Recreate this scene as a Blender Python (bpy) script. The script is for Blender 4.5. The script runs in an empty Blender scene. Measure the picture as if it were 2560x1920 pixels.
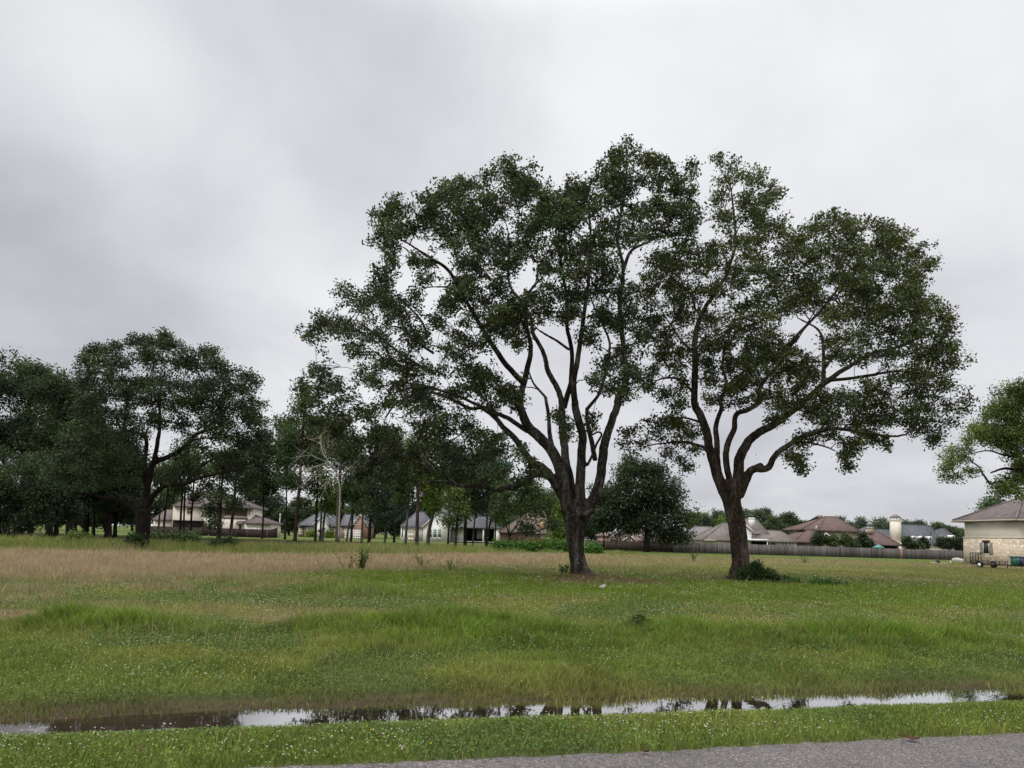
import bpy, math
import numpy as np
from mathutils import Matrix, Vector
rng = np.random.default_rng(7)
C = bpy.context.scene.collection
SC = bpy.context.scene

# ---------------------------------------------------------------- camera
FPX, EYE = 1828.0, 1.6                      # focal length and size in pixels of the 2560 x 1920 photograph
PITCH, ROLL, SHIFT = math.radians(4.0), math.radians(1.75), 255.0
F_ = np.array([0, math.cos(PITCH), math.sin(PITCH)])
U0 = np.array([0, -math.sin(PITCH), math.cos(PITCH)])
R0 = np.array([1.0, 0, 0])
R_ = math.cos(ROLL) * R0 + math.sin(ROLL) * U0
U_ = -math.sin(ROLL) * R0 + math.cos(ROLL) * U0
EYEP = np.array([0, 0, EYE])
cd = bpy.data.cameras.new('camera'); cam = bpy.data.objects.new('camera', cd); C.objects.link(cam)
cam.matrix_world = Matrix(((R_[0], U_[0], -F_[0], 0), (R_[1], U_[1], -F_[1], 0), (R_[2], U_[2], -F_[2], EYE), (0, 0, 0, 1)))
cd.sensor_width = 36; cd.lens = 36 * FPX / 2560; cd.shift_y = SHIFT / 2560
cd.clip_start = 0.1; cd.clip_end = 6000
SC.camera = cam

def ray(px, py):
    d = R_ * (px - 1280) / FPX - U_ * (py - 960 - SHIFT) / FPX + F_
    return d / d[1]
def P(px, py, D): return EYEP + ray(px, py) * D            # the point at depth D seen at a photo pixel
def Xat(px, D, z=0.0):                                      # x of the point at depth D and height z seen in photo column px
    k = (px - 1280) / FPX; q = np.array([0, D, z - EYE])
    a = k * F_ - R_
    return -(a @ q) / a[0]
def G(px, py, z=0.0):
    d = ray(px, py); return EYEP + d * ((z - EYE) / d[2])

# ---------------------------------------------------------------- sky, sun, exposure
SUN_EL, SUN_AZ = math.radians(43), math.radians(233)
SC.view_settings.view_transform = 'Standard'; SC.view_settings.look = 'None'
SC.view_settings.gamma = 1.0; SC.view_settings.exposure = 0.12
W = bpy.data.worlds.new('World'); SC.world = W; W.use_nodes = True
nt = W.node_tree; nt.nodes.clear()
class NT:
    def __init__(s, tree): s.t = tree
    def n(s, typ, **kw):
        nd = s.t.nodes.new(typ)
        for k, v in kw.items():
            if k[0] == '_':
                key = k[1:]; key = int(key) if key.isdigit() else key.replace('_', ' ')
                nd.inputs[key].default_value = v
            else: setattr(nd, k, v)
        return nd
    def l(s, a, b): s.t.links.new(a, b)
    def m(s, op, a, b=None, c=None, clamp=False):
        nd = s.t.nodes.new('ShaderNodeMath'); nd.operation = op; nd.use_clamp = clamp
        for i, v in enumerate((a, b, c)):
            if v is None: continue
            if isinstance(v, (int, float)): nd.inputs[i].default_value = v
            else: s.l(v, nd.inputs[i])
        return nd.outputs[0]
    def mr(s, v, a, b, c=0.0, d=1.0, smooth=False):
        nd = s.t.nodes.new('ShaderNodeMapRange'); nd.interpolation_type = 'SMOOTHSTEP' if smooth else 'LINEAR'
        s.l(v, nd.inputs[0])
        for i, x in enumerate((a, b, c, d)): nd.inputs[i + 1].default_value = x
        return nd.outputs[0]
    def mix(s, f, a, b, blend='MIX'):
        nd = s.t.nodes.new('ShaderNodeMix'); nd.data_type = 'RGBA'; nd.blend_type = blend
        for sock, v in ((nd.inputs[0], f), (nd.inputs[6], a), (nd.inputs[7], b)):
            if isinstance(v, (int, float)): sock.default_value = v
            elif isinstance(v, tuple): sock.default_value = v if len(v) == 4 else (*v, 1)
            else: s.l(v, sock)
        return nd.outputs[2]
    def noise(s, vec, scale, detail=4.0, rough=0.55, dist=0.0):
        nd = s.n('ShaderNodeTexNoise', _Scale=scale, _Detail=detail, _Roughness=rough, _Distortion=dist)
        if vec is not None: s.l(vec, nd.inputs['Vector'])
        return nd.outputs[0]
w = NT(nt)
tc = w.n('ShaderNodeTexCoord'); dirn = tc.outputs['Generated']
sep = w.n('ShaderNodeSeparateXYZ'); w.l(dirn, sep.inputs[0])
zc = w.m('MAXIMUM', sep.outputs[2], 0.0)
den = w.m('ADD', zc, 0.22)
cmb = w.n('ShaderNodeCombineXYZ')
w.l(w.m('DIVIDE', sep.outputs[0], den), cmb.inputs[0]); w.l(w.m('DIVIDE', sep.outputs[1], den), cmb.inputs[1])
n1 = w.noise(cmb.outputs[0], 1.1, 4, 0.45, 0.4)
n2 = w.noise(cmb.outputs[0], 2.2, 6, 0.52, 0.2)
lum = w.m('ADD', w.mr(n1, 0.3, 0.7, -0.07, 0.07), w.mr(n2, 0.3, 0.7, -0.03, 0.03))
n3 = w.noise(dirn, 6.0, 7, 0.55, 0.4)
lum = w.m('ADD', lum, w.mr(n3, 0.3, 0.7, -0.04, 0.04))
lum = w.m('ADD', lum, 0.80)
def cloud(px, py, inner, outer, amt):                       # a broad brighter or darker bank of cloud in one direction of the sky
    d = ray(px, py); d = d / np.linalg.norm(d)
    dp = w.n('ShaderNodeVectorMath', operation='DOT_PRODUCT'); w.l(dirn, dp.inputs[0]); dp.inputs[1].default_value = tuple(d)
    return w.mr(dp.outputs['Value'], math.cos(math.radians(outer)), math.cos(math.radians(inner)), 0.0, amt, True)
for cl in ((-150, 620, 2, 22, -.125), (250, 720, 0, 15, -.085), (560, 800, 0, 12, -.05), (800, 220, 0, 15, -.095), (1050, 330, 0, 12, -.05),
           (120, 120, 0, 9, .05), (330, 330, 0, 9, .07), (520, 560, 0, 9, .06), (700, 650, 0, 8, .06), (2150, 250, 0, 26, .06), (1750, 1150, 0, 22, -.12), (2300, 1150, 0, 18, -.08)):
    lum = w.m('ADD', lum, cloud(*cl))
lum = w.m('MULTIPLY', lum, w.mr(sep.outputs[2], 0.58, 0.82, 1.0, 3.3, True))
lum = w.m('MAXIMUM', lum, 0.05)
tint = w.mix(w.mr(lum, 0.45, 0.8), (0.90, 0.915, 1.0), (0.955, 0.965, 1.0))
grey = w.n('ShaderNodeVectorMath', operation='SCALE'); w.l(tint, grey.inputs[0]); w.l(lum, grey.inputs['Scale'])
sky = w.n('ShaderNodeTexSky', sky_type='NISHITA', sun_disc=False, sun_elevation=SUN_EL, sun_rotation=SUN_AZ)
b1 = w.n('ShaderNodeBackground', _Strength=0.06); w.l(sky.outputs[0], b1.inputs[0])      # what clear sky gives through the cloud
b2 = w.n('ShaderNodeBackground', _Strength=1.0); w.l(grey.outputs[0], b2.inputs[0])      # the cloud deck
mx = w.n('ShaderNodeMixShader', _0=0.95); w.l(b1.outputs[0], mx.inputs[1]); w.l(b2.outputs[0], mx.inputs[2])
wo = w.n('ShaderNodeOutputWorld'); w.l(mx.outputs[0], wo.inputs[0])
sd = bpy.data.lights.new('sun', 'SUN'); sd.energy = 1.5; sd.angle = math.radians(25); sd.color = (1, 0.97, 0.92)
so = bpy.data.objects.new('sun', sd); C.objects.link(so); so.location = (0, -20, 60)
sv = Vector((math.sin(SUN_AZ) * math.cos(SUN_EL), math.cos(SUN_AZ) * math.cos(SUN_EL), math.sin(SUN_EL)))
so.rotation_euler = sv.to_track_quat('Z', 'Y').to_euler()
SC.cycles.max_bounces = 6; SC.cycles.diffuse_bounces = 3; SC.cycles.glossy_bounces = 3
SC.cycles.transmission_bounces = 3; SC.cycles.transparent_max_bounces = 4
SC.cycles.use_fast_gi = False

# ---------------------------------------------------------------- mesh and object helpers
class MB:
    def __init__(s): s.v = []; s.f = {}; s.c = []; s.n = 0
    def add(s, v, faces, col=None):
        v = np.asarray(v, float).reshape(-1, 3)
        if not isinstance(faces, (list, tuple)): faces = [faces]
        for f in faces:
            f = np.asarray(f, int)
            if f.size: s.f.setdefault(f.shape[1], []).append(f + s.n)
        s.v.append(v)
        if col is not None: s.c.append(np.broadcast_to(np.asarray(col, float), (len(v), 3)))
        s.n += len(v); return s
    def box(s, a, b, col=None):
        x0, y0, z0 = a; x1, y1, z1 = b
        v = [(x, y, z) for z in (z0, z1) for y in (y0, y1) for x in (x0, x1)]
        return s.add(v, np.array([(0, 2, 3, 1), (4, 5, 7, 6), (0, 1, 5, 4), (2, 6, 7, 3), (0, 4, 6, 2), (1, 3, 7, 5)]), col)
    def poly(s, pts, faces, col=None):
        by = {}
        for f in faces: by.setdefault(len(f), []).append(f)
        return s.add(pts, [np.array(x) for x in by.values()], col)
    def tube(s, pts, rad, k=6, col=None, cap=True):
        v, q, caps = tube(pts, rad, k)
        fs = [q]
        if cap: fs += [caps]
        return s.add(v, fs, col)
    def cyl(s, a, b, r0, r1=None, k=12): return s.tube(np.array([a, b], float), np.array([r0, r1 if r1 is not None else r0]), k)
    def build(s, name, mat, parent=None, smooth=False, origin=None):
        v = np.concatenate(s.v) if s.v else np.zeros((0, 3))
        if origin is not None: v = v - np.asarray(origin)
        me = bpy.data.meshes.new(name)
        me.vertices.add(len(v)); me.vertices.foreach_set('co', v.astype(np.float32).ravel())
        idx, tot = [], []
        for k, fl in s.f.items():
            f = np.concatenate(fl); idx.append(f.ravel()); tot.append(np.full(len(f), k))
        idx = np.concatenate(idx); tot = np.concatenate(tot)
        me.loops.add(len(idx)); me.loops.foreach_set('vertex_index', idx.astype(np.int32))
        me.polygons.add(len(tot))
        me.polygons.foreach_set('loop_start', np.concatenate([[0], np.cumsum(tot)[:-1]]).astype(np.int32))
        me.polygons.foreach_set('loop_total', tot.astype(np.int32))
        if smooth: me.polygons.foreach_set('use_smooth', np.ones(len(tot), bool))
        me.update(calc_edges=True)
        if s.c:
            c = np.concatenate(s.c); c = np.concatenate([c, np.ones((len(c), 1))], 1)
            at = me.attributes.new('col', 'FLOAT_COLOR', 'POINT'); at.data.foreach_set('color', c.astype(np.float32).ravel())
        me.materials.append(mat)
        o = bpy.data.objects.new(name, me); C.objects.link(o)
        if parent is not None: o.parent = parent
        elif origin is not None: o.location = tuple(origin)
        return o
def tube(pts, rad, k=6):
    pts = np.asarray(pts, float); rad = np.asarray(rad, float); n = len(pts)
    t = np.gradient(pts, axis=0); t /= np.linalg.norm(t, axis=1, keepdims=True) + 1e-9
    ref = np.array([0.3, 1.0, 0.1]) if abs(t[0][1]) < 0.8 else np.array([1.0, 0.1, 0.2])
    a = np.linspace(0, 2 * np.pi, k, endpoint=False); ca, sa = np.cos(a)[:, None], np.sin(a)[:, None]
    V = np.empty((n, k, 3)); u = ref
    for i in range(n):
        u = u - t[i] * (u @ t[i]); u /= np.linalg.norm(u) + 1e-9
        b = np.cross(t[i], u)
        r = rad[i][:, None] if rad.ndim == 2 else rad[i]
        V[i] = pts[i] + (ca * u + sa * b) * r
    i = np.arange(n - 1)[:, None] * k; j = np.arange(k)[None]; j2 = (j + 1) % k
    q = np.stack([i + j, i + j2, i + k + j2, i + k + j], -1).reshape(-1, 4)
    caps = np.array([np.arange(k)[::-1], (n - 1) * k + np.arange(k)])
    return V.reshape(-1, 3), q, caps
def smooth_path(p, n):                                      # Catmull-Rom through the points, n samples
    p = np.asarray(p, float)
    if len(p) == 2: t = np.linspace(0, 1, n)[:, None]; return p[0] * (1 - t) + p[1] * t
    q = np.concatenate([[2 * p[0] - p[1]], p, [2 * p[-1] - p[-2]]])
    u = np.linspace(0, len(p) - 1 - 1e-6, n); i = u.astype(int); f = (u - i)[:, None]
    a, b, c, d = q[i], q[i + 1], q[i + 2], q[i + 3]
    return 0.5 * (2 * b + (c - a) * f + (2 * a - 5 * b + 4 * c - d) * f**2 + (3 * b - a - 3 * c + d) * f**3)
def thing(name, label, cat, loc=(0, 0, 0), group=None, rz=0):
    o = bpy.data.objects.new(name, None); C.objects.link(o); o.location = tuple(loc); o.rotation_euler = (0, 0, rz)
    o['label'] = label; o['category'] = cat
    if group: o['group'] = group
    return o
def tag(o, label, cat, group=None, kind=None):
    o['label'] = label; o['category'] = cat
    if group: o['group'] = group
    if kind: o['kind'] = kind
    return o

# ---------------------------------------------------------------- materials
def mat(name, build):
    m = bpy.data.materials.new(name); m.use_nodes = True; m.node_tree.nodes.clear()
    t = NT(m.node_tree); out = t.n('ShaderNodeOutputMaterial'); sh = build(t)
    t.l(sh, out.inputs[0]); return m
def bsdf(t, col, rough=0.8, spec=0.3, bump=None, bs=0.5, bd=0.02, metal=0.0):
    p = t.n('ShaderNodeBsdfPrincipled', _Roughness=rough, _Metallic=metal); p.inputs['Specular IOR Level'].default_value = spec
    if isinstance(col, tuple): p.inputs[0].default_value = (*col[:3], 1)
    else: t.l(col, p.inputs[0])
    if bump is not None:
        b = t.n('ShaderNodeBump', _Strength=bs, _Distance=bd); t.l(bump, b.inputs['Height']); t.l(b.outputs[0], p.inputs['Normal'])
    return p.outputs[0]
def opos(t): return t.n('ShaderNodeTexCoord').outputs['Object']
def scaled(t, v, s):
    m = t.n('ShaderNodeMapping'); t.l(v, m.inputs[0]); m.inputs['Scale'].default_value = s; return m.outputs[0]
def vmul(c, k): return tuple(min(1.0, x * k) for x in c)
def plain(name, c, rough=0.7, spec=0.3, var=0.15, sc=3.0, metal=0.0):
    def b(t):
        n = t.noise(opos(t), sc, 5)
        return bsdf(t, t.mix(t.mr(n, 0.3, 0.7), vmul(c, 1 - var), vmul(c, 1 + var)), rough, spec, metal=metal)
    return mat(name, b)
def leafmat():
    def b(t):
        a = t.n('ShaderNodeAttribute', attribute_name='col').outputs[0]
        p = t.n('ShaderNodeBsdfPrincipled', _Roughness=0.55); p.inputs['Specular IOR Level'].default_value = 0.2; t.l(a, p.inputs[0])
        tr = t.n('ShaderNodeBsdfTranslucent'); t.l(t.mix(1.0, a, (1.3, 1.5, 0.6), 'MULTIPLY'), tr.inputs[0])
        m = t.n('ShaderNodeMixShader', _0=0.25); t.l(p.outputs[0], m.inputs[1]); t.l(tr.outputs[0], m.inputs[2]); return m.outputs[0]
    return mat('leaf', b)
def grassmat():
    def b(t):
        a = t.n('ShaderNodeAttribute', attribute_name='col').outputs[0]
        p = t.n('ShaderNodeBsdfPrincipled', _Roughness=0.6); p.inputs['Specular IOR Level'].default_value = 0.12; t.l(a, p.inputs[0])
        tr = t.n('ShaderNodeBsdfTranslucent'); t.l(a, tr.inputs[0])
        m = t.n('ShaderNodeMixShader', _0=0.35); t.l(p.outputs[0], m.inputs[1]); t.l(tr.outputs[0], m.inputs[2]); return m.outputs[0]
    return mat('grass_blade', b)
def barkmat(name, dark, light, lich=None, sc=1.0):
    def b(t):
        o = opos(t)
        v = scaled(t, o, (9 * sc, 9 * sc, 2.2 * sc))
        vo = t.n('ShaderNodeTexVoronoi', feature='DISTANCE_TO_EDGE', _Scale=1.6); t.l(v, vo.inputs[0])
        n = t.noise(v, 2.0, 6, 0.65)
        ridge = t.m('MULTIPLY', t.mr(vo.outputs[0], 0.0, 0.25), t.mr(n, 0.25, 0.75))
        col = t.mix(ridge, dark, light)
        if lich:
            col = t.mix(t.mr(t.noise(scaled(t, o, (2.6 * sc, 2.6 * sc, .55 * sc)), 1.0, 6, 0.7), 0.48, 0.62), col, t.mix(t.mr(n, .35, .62), lich, vmul(lich, .3)))
            col = t.mix(t.mr(t.noise(o, 11 * sc, 4, 0.7), 0.6, 0.68), col, vmul(lich, 1.35))
        return bsdf(t, col, 0.95, 0.1, t.m('ADD', ridge, t.m('MULTIPLY', n, 0.5)), 0.9, 0.05)
    return mat(name, b)
def facade_vec(t):
    s = t.n('ShaderNodeSeparateXYZ'); t.l(opos(t), s.inputs[0])
    c = t.n('ShaderNodeCombineXYZ'); t.l(t.m('ADD', s.outputs[0], s.outputs[1]), c.inputs[0]); t.l(s.outputs[2], c.inputs[1]); return c.outputs[0], s
def roofmat(name, c):
    def b(t):
        v, s = facade_vec(t)
        br = t.n('ShaderNodeTexBrick', _Scale=1.0, offset=0.5); t.l(v, br.inputs[0])
        br.inputs['Color1'].default_value = (*vmul(c, .82), 1); br.inputs['Color2'].default_value = (*vmul(c, 1.18), 1); br.inputs['Mortar'].default_value = (*vmul(c, .6), 1)
        br.inputs['Mortar Size'].default_value = 0.015; br.inputs['Brick Width'].default_value = 0.35; br.inputs['Row Height'].default_value = 0.13; br.inputs['Bias'].default_value = 0.0
        n = t.noise(opos(t), 0.7, 6, 0.65)
        return bsdf(t, t.mix(1.0, br.outputs[0], t.mix(t.mr(n, .3, .7), (.78, .78, .8), (1.15, 1.12, 1.1)), 'MULTIPLY'), 0.9, 0.15, br.outputs[1], 0.3, 0.01)
    return mat(name, b)
def brickmat(name, c1, c2, mortar, bw=0.22, rh=0.075, ms=0.01, nmix=0.35):
    def b(t):
        v, s = facade_vec(t)
        br = t.n('ShaderNodeTexBrick', _Scale=1.0); t.l(v, br.inputs[0])
        br.inputs['Color1'].default_value = (*c1, 1); br.inputs['Color2'].default_value = (*c2, 1); br.inputs['Mortar'].default_value = (*mortar, 1)
        br.inputs['Mortar Size'].default_value = ms; br.inputs['Brick Width'].default_value = bw; br.inputs['Row Height'].default_value = rh
        n = t.noise(opos(t), 1.1, 6, 0.7)
        return bsdf(t, t.mix(1.0, br.outputs[0], t.mix(t.mr(n, .3, .7), (1 - nmix,) * 3, (1 + nmix,) * 3), 'MULTIPLY'), 0.9, 0.15, br.outputs[1], 0.4, 0.01)
    return mat(name, b)
def sidingmat(name, c, pitch=0.18):
    def b(t):
        v, s = facade_vec(t)
        fr = t.m('FRACT', t.m('DIVIDE', s.outputs[2], pitch))
        n = t.noise(opos(t), 0.9, 5)
        return bsdf(t, t.mix(t.mr(fr, .0, .12), vmul(c, .62), t.mix(t.mr(n, .3, .7), vmul(c, .92), vmul(c, 1.06))), 0.6, 0.3, fr, 0.4, 0.02)
    return mat(name, b)
def stonemat(name):
    def b(t):
        v, s = facade_vec(t)
        n0 = t.n('ShaderNodeTexNoise', _Scale=1.3, _Detail=3.0); t.l(v, n0.inputs[0])
        v2 = t.n('ShaderNodeVectorMath', operation='MULTIPLY_ADD'); t.l(n0.outputs['Color'], v2.inputs[0]); v2.inputs[1].default_value = (.25, .12, 0); t.l(v, v2.inputs[2])
        vs = scaled(t, v2.outputs[0], (1.5, 4.6, 1))
        vo = t.n('ShaderNodeTexVoronoi', _Scale=1.0, distance='CHEBYCHEV'); t.l(vs, vo.inputs[0])
        ve = t.n('ShaderNodeTexVoronoi', _Scale=1.0, feature='DISTANCE_TO_EDGE'); t.l(vs, ve.inputs[0])
        sp = t.n('ShaderNodeSeparateXYZ'); t.l(vo.outputs['Color'], sp.inputs[0])
        rp = t.n('ShaderNodeValToRGB'); t.l(sp.outputs[0], rp.inputs[0]); e = rp.color_ramp.elements
        e[0].color = (.60, .48, .34, 1); e[1].color = (.80, .72, .59, 1)
        for pos, cc in ((.25, (.74, .64, .47, 1)), (.5, (.52, .42, .33, 1)), (.62, (.76, .66, .49, 1)), (.8, (.66, .52, .42, 1))):
            x = e.new(pos); x.color = cc
        col = t.mix(t.mr(ve.outputs[0], 0.0, 0.10), (.36, .31, .25), rp.outputs[0])
        return bsdf(t, col, 0.9, 0.15, ve.outputs[0], 0.5, 0.03)
    return mat(name, b)
def woodmat(name):                                          # weathered boards: colour of each board from the mesh, grain from noise
    def b(t):
        a = t.n('ShaderNodeAttribute', attribute_name='col').outputs[0]
        n = t.noise(scaled(t, opos(t), (14, 14, 1.2)), 1.0, 6, 0.7)
        return bsdf(t, t.mix(1.0, a, t.mix(t.mr(n, .3, .7), (.65, .63, .62), (1.25, 1.25, 1.27)), 'MULTIPLY'), 0.9, 0.15)
    return mat(name, b)
M = dict(
    leaf=leafmat(), grass=grassmat(), board=woodmat('weathered_board'),
    bark=barkmat('oak_bark', (.012, .010, .008), (.085, .066, .054), (.17, .155, .135)),
    bark_brown=barkmat('oak_bark_brown', (.018, .012, .009), (.11, .078, .060), (.18, .145, .12), .8),
    bark_dark=barkmat('dark_bark', (.014, .012, .010), (.07, .058, .048)),
    bark_grey=barkmat('grey_bark', (.05, .042, .035), (.17, .15, .125), (.2, .19, .17)),
    bark_red=barkmat('pine_bark', (.03, .020, .016), (.12, .080, .062)),
    bark_dead=plain('dead_wood', (.30, .27, .23), .9, .1, .3),
    glass=plain('window_glass', (.02, .025, .03), .12, .6, .3, .5), glass_green=plain('tinted_glass', (.10, .17, .15), .15, .6, .25, .5),
    white=plain('white_paint', (.78, .77, .74), .6, .3, .05), beige=plain('beige_stucco', (.60, .53, .46), .9, .1, .06, .6), cream=plain('cream_stucco', (.83, .77, .70), .9, .1, .06, .6),
    cream_pale=plain('pale_stucco', (.72, .65, .55), .9, .1, .05, .6), tan=plain('tan_stucco', (.40, .34, .28), .9, .1, .08),
    trim=plain('pale_trim', (.62, .56, .48), .7, .2, .06), dark=plain('porch_dark', (.025, .022, .022), .9, .1, .3), darkwood=plain('dark_wood', (.07, .05, .04), .8, .2),  # porch_dark: porch shade put into the colour; also one chimney hood
    taupe=plain('taupe_balcony', (.22, .18, .16), .8, .2, .1), greyp=plain('grey_panel', (.20, .20, .21), .7, .2, .1), shutter=plain('sage_shutter', (.29, .27, .21), .7, .2, .08),
    garage=plain('garage_door', (.70, .67, .64), .5, .3, .04), concrete=plain('concrete', (.50, .48, .45), .9, .1, .1),
    rubble=plain('pale_rubble', (.32, .30, .28), .95, .1, .4, 5), iron=plain('black_steel', (.018, .017, .017), .45, .4, .3), rubber=plain('tyre_rubber', (.02, .02, .02), .85, .2, .2), rim=plain('white_rim', (.7, .7, .7), .4, .5, .05),
    bin_green=plain('green_plastic', (.01, .10, .085), .5, .4, .12), bin_blue=plain('slate_plastic', (.05, .05, .10), .5, .4, .12), teal=plain('teal_canvas', (.10, .24, .22), .8, .2, .08),
    siding=sidingmat('white_lap_siding', (.80, .78, .74)), siding_w=sidingmat('white_board_siding', (.76, .76, .74), .25),
    stone=stonemat('stacked_stone'), brick=brickmat('red_brick', (.25, .10, .075), (.34, .17, .13), (.36, .30, .27)),
    brick_mix=brickmat('mixed_brick', (.21, .11, .095), (.40, .27, .23), (.38, .34, .31)), brick_brown=brickmat('brown_brick', (.17, .12, .10), (.24, .17, .14), (.25, .2, .18)),
    brick_tan=brickmat('tan_brick', (.45, .30, .14), (.52, .38, .20), (.45, .38, .3)), brick_pink=brickmat('pink_brick', (.42, .26, .20), (.5, .33, .27), (.45, .38, .34)),
    roof_grey=roofmat('grey_shingle', (.125, .125, .14)), roof_slate=roofmat('slate_shingle', (.105, .11, .12)), roof_tan=roofmat('tan_shingle', (.175, .155, .138)), roof_light=roofmat('pale_shingle', (.19, .185, .18)),
    roof_brown=roofmat('brown_shingle', (.135, .094, .083)), roof_mauve=roofmat('mauve_shingle', (.150, .125, .118)), roof_pink=roofmat('pink_shingle', (.22, .165, .145)), roof_taupe=roofmat('taupe_shingle', (.19, .15, .125)),
)

# ---------------------------------------------------------------- ground, ditch, road
_h = np.random.default_rng(3).random((256, 256))
def vnoise(x, y):
    xi, yi = np.floor(x).astype(int), np.floor(y).astype(int); fx, fy = x - xi, y - yi
    fx = fx * fx * (3 - 2 * fx); fy = fy * fy * (3 - 2 * fy); a = lambda i, j: _h[i % 256, j % 256]
    return (a(xi, yi) * (1 - fx) + a(xi + 1, yi) * fx) * (1 - fy) + (a(xi, yi + 1) * (1 - fx) + a(xi + 1, yi + 1) * fx) * fy
def fnoise(x, y, o=4):
    r = 0; a = 0.5
    for i in range(o): r = r + a * vnoise(x + 17.3 * i, y + 9.1 * i); x = x * 2.03; y = y * 2.03; a *= 0.5
    return r / (1 - 0.5**o)
def sst(a, b, x): t = np.clip((x - a) / (b - a), 0, 1); return t * t * (3 - 2 * t)
RU = np.array([4.6, 1.2]) / math.hypot(4.6, 1.2); RN = np.array([-RU[1], RU[0]])
def st(X, Y): return X * RU[0] + (Y - 5.37) * RU[1], X * RN[0] + (Y - 5.37) * RN[1]
WATER = -0.125
def H(X, Y):
    s, t = st(X, Y)
    tw = t + .16 * sst(-1.5, -4.5, s) * sst(1.7, 2.2, t) + 0.09 * (fnoise(s * 1.1 + 5, s * 0 + 2.5, 3) - 0.5)
    z = np.interp(tw, [-9, 0, 1.08, 1.70, 1.96, 2.26, 3.3, 4.6], [0, 0, -.03, -.13, -.21, -.13, -.03, 0])
    for o, a_, r_ in ((oak1, .26, 1.5), (oak2, .14, 1.2)): z = z + a_ * np.exp(-(((X - o[0] - .25) / r_)**2 + ((Y - o[1]) / r_)**2)) * (.7 + .6 * fnoise(X * 2 + 3, Y * 2, 3))
    return z + 0.05 * (fnoise(X * .5, Y * .5) - .5) * sst(2.5, 5, t) + 0.02 * (fnoise(X * 2.3, Y * 2.3, 3) - .5) * sst(.1, .6, t)
oak1 = G(1455, 1450); oak2 = G(1846, 1452); oak3 = G(357, 1371)
def zone(X, Y):
    s, t = st(X, Y)
    nb = fnoise(X * .25 + 3, Y * .25, 4); nf = fnoise(X * .9, Y * .9 + 7, 4)
    yn = np.interp(X, [-24, -12, -8.5, -6, -2, 5, 25, 40], [19, 20, 25, 31, 40, 44, 60, 68]) * (1 + .30 * (nb - .5))
    yf = np.interp(X, [-30, -16, -8, 0, 10, 33], [40, 44, 54, 68, 82, 90]) * (1 + .10 * (nf - .5))
    dry = sst(yn * .88, yn * 1.12, Y) * (1 - sst(yf * .94, yf * 1.06, Y)) * (0.55 + 0.5 * nf) * 1.15
    def ell(cx, cy, rx, ry): return np.clip(1.5 - 1.1 * np.sqrt(((X - cx) / rx)**2 + ((Y - cy) / ry)**2) + 1.6 * (nf - .5), 0, 1)
    dry = np.maximum(dry, .8 * ell(-8.3, 12.6, 1.3, .9)); dry = np.maximum(dry, .55 * ell(-3.6, 13.4, 1.0, 1.0)); dry = np.maximum(dry, .55 * sst(.5, .62, nf) * sst(-2, -8, X) * sst(13, 16, Y) * (Y < 24))
    lit = np.maximum(ell(oak1[0] + .3, oak1[1] - .7, 2.1, 2.2), .7 * ell(oak2[0] - .6, oak2[1] - .3, 1.3, .9)); dry = dry * (1 - lit); dry = np.maximum(dry, .35 * sst(.55, .7, nb) * (Y > 30) * (Y < 100))
    tall = np.maximum.reduce([ell(-6.2, 11.6, 1.5, .8), ell(-.6, 12.0, 2.4, 1.3), ell(3.0, 12.6, 1.6, 1.0), ell(6.5, 13.2, 2.4, 1.3), ell(-3.9, 19.0, 1.8, .9), .8 * ell(10.5, 15, 1.4, 1.0)])
    soft = sst(19, 22, Y) * (1 - sst(30, 35, Y)) * sst(-9.5, -5, X) * (.6 + .5 * nb)          # fresh dark-green grass under the oaks
    weeds = sst(yf * .97, yf * 1.06, Y) * (1 - sst(88, 96, Y)) * (1 - sst(12, 20, X))         # rank growth below the trees
    far = np.maximum(np.maximum(sst(100, 106, Y), sst(yf * .97, yf * 1.03, Y) * sst(12, 20, X)), sst(88, 96, Y) * (1 - sst(12, 20, X))) * (1 - dry)
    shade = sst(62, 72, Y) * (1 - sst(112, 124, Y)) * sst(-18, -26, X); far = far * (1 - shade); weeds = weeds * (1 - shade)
    clover = sst(.48, .62, fnoise(X * .55 + 11, Y * .55 + 4, 4)) * (1 - tall) * (1 - dry) * (1 - soft) * (Y < 32)
    return dict(dry=np.clip(dry * (1 - .5 * sst(-3, 16, X)), 0, 1), tall=tall, soft=np.clip(soft, 0, 1), weeds=weeds, far=far, clover=clover * (1 - lit), lit=lit, shade=shade, nb=nb, nf=nf, t=t, s=s)
GREEN, YEL, DARK, DRY, SOFT, LAWN, WEED = (np.array(c) for c in ((.148, .20, .038), (.20, .222, .048), (.085, .135, .030), (.37, .285, .18), (.14, .215, .024), (.155, .23, .045), (.19, .23, .06)))
def zcol(z):
    m = lambda a, b, k: a * (1 - k[..., None]) + b * k[..., None]
    yk = sst(.42, .62, z['nb']) * .8
    c = m(np.broadcast_to(GREEN, z['nb'].shape + (3,)), YEL, yk)
    ol = sst(.45, .7, fnoise(z['s'] * .35 + 60, z['t'] * .8, 4)) * sst(4, 9, z['t']); c = m(c, np.array([.235, .195, .085]), ol * .45)
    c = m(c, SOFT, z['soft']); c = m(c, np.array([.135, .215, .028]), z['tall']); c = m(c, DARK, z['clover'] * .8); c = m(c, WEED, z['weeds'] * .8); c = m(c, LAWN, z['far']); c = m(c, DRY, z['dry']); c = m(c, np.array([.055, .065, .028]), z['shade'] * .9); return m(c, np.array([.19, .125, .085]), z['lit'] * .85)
def grow_axis(a, b, d, far, g=1.13):
    core = list(np.arange(a, b + 1e-6, d)); x, st_ = b, d; up = []
    while x < far: st_ *= g; x += st_; up.append(x)
    x, st_ = a, d; lo = []
    while x > -far: st_ *= g; x -= st_; lo.append(x)
    return np.array(lo[::-1] + core + up)
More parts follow.
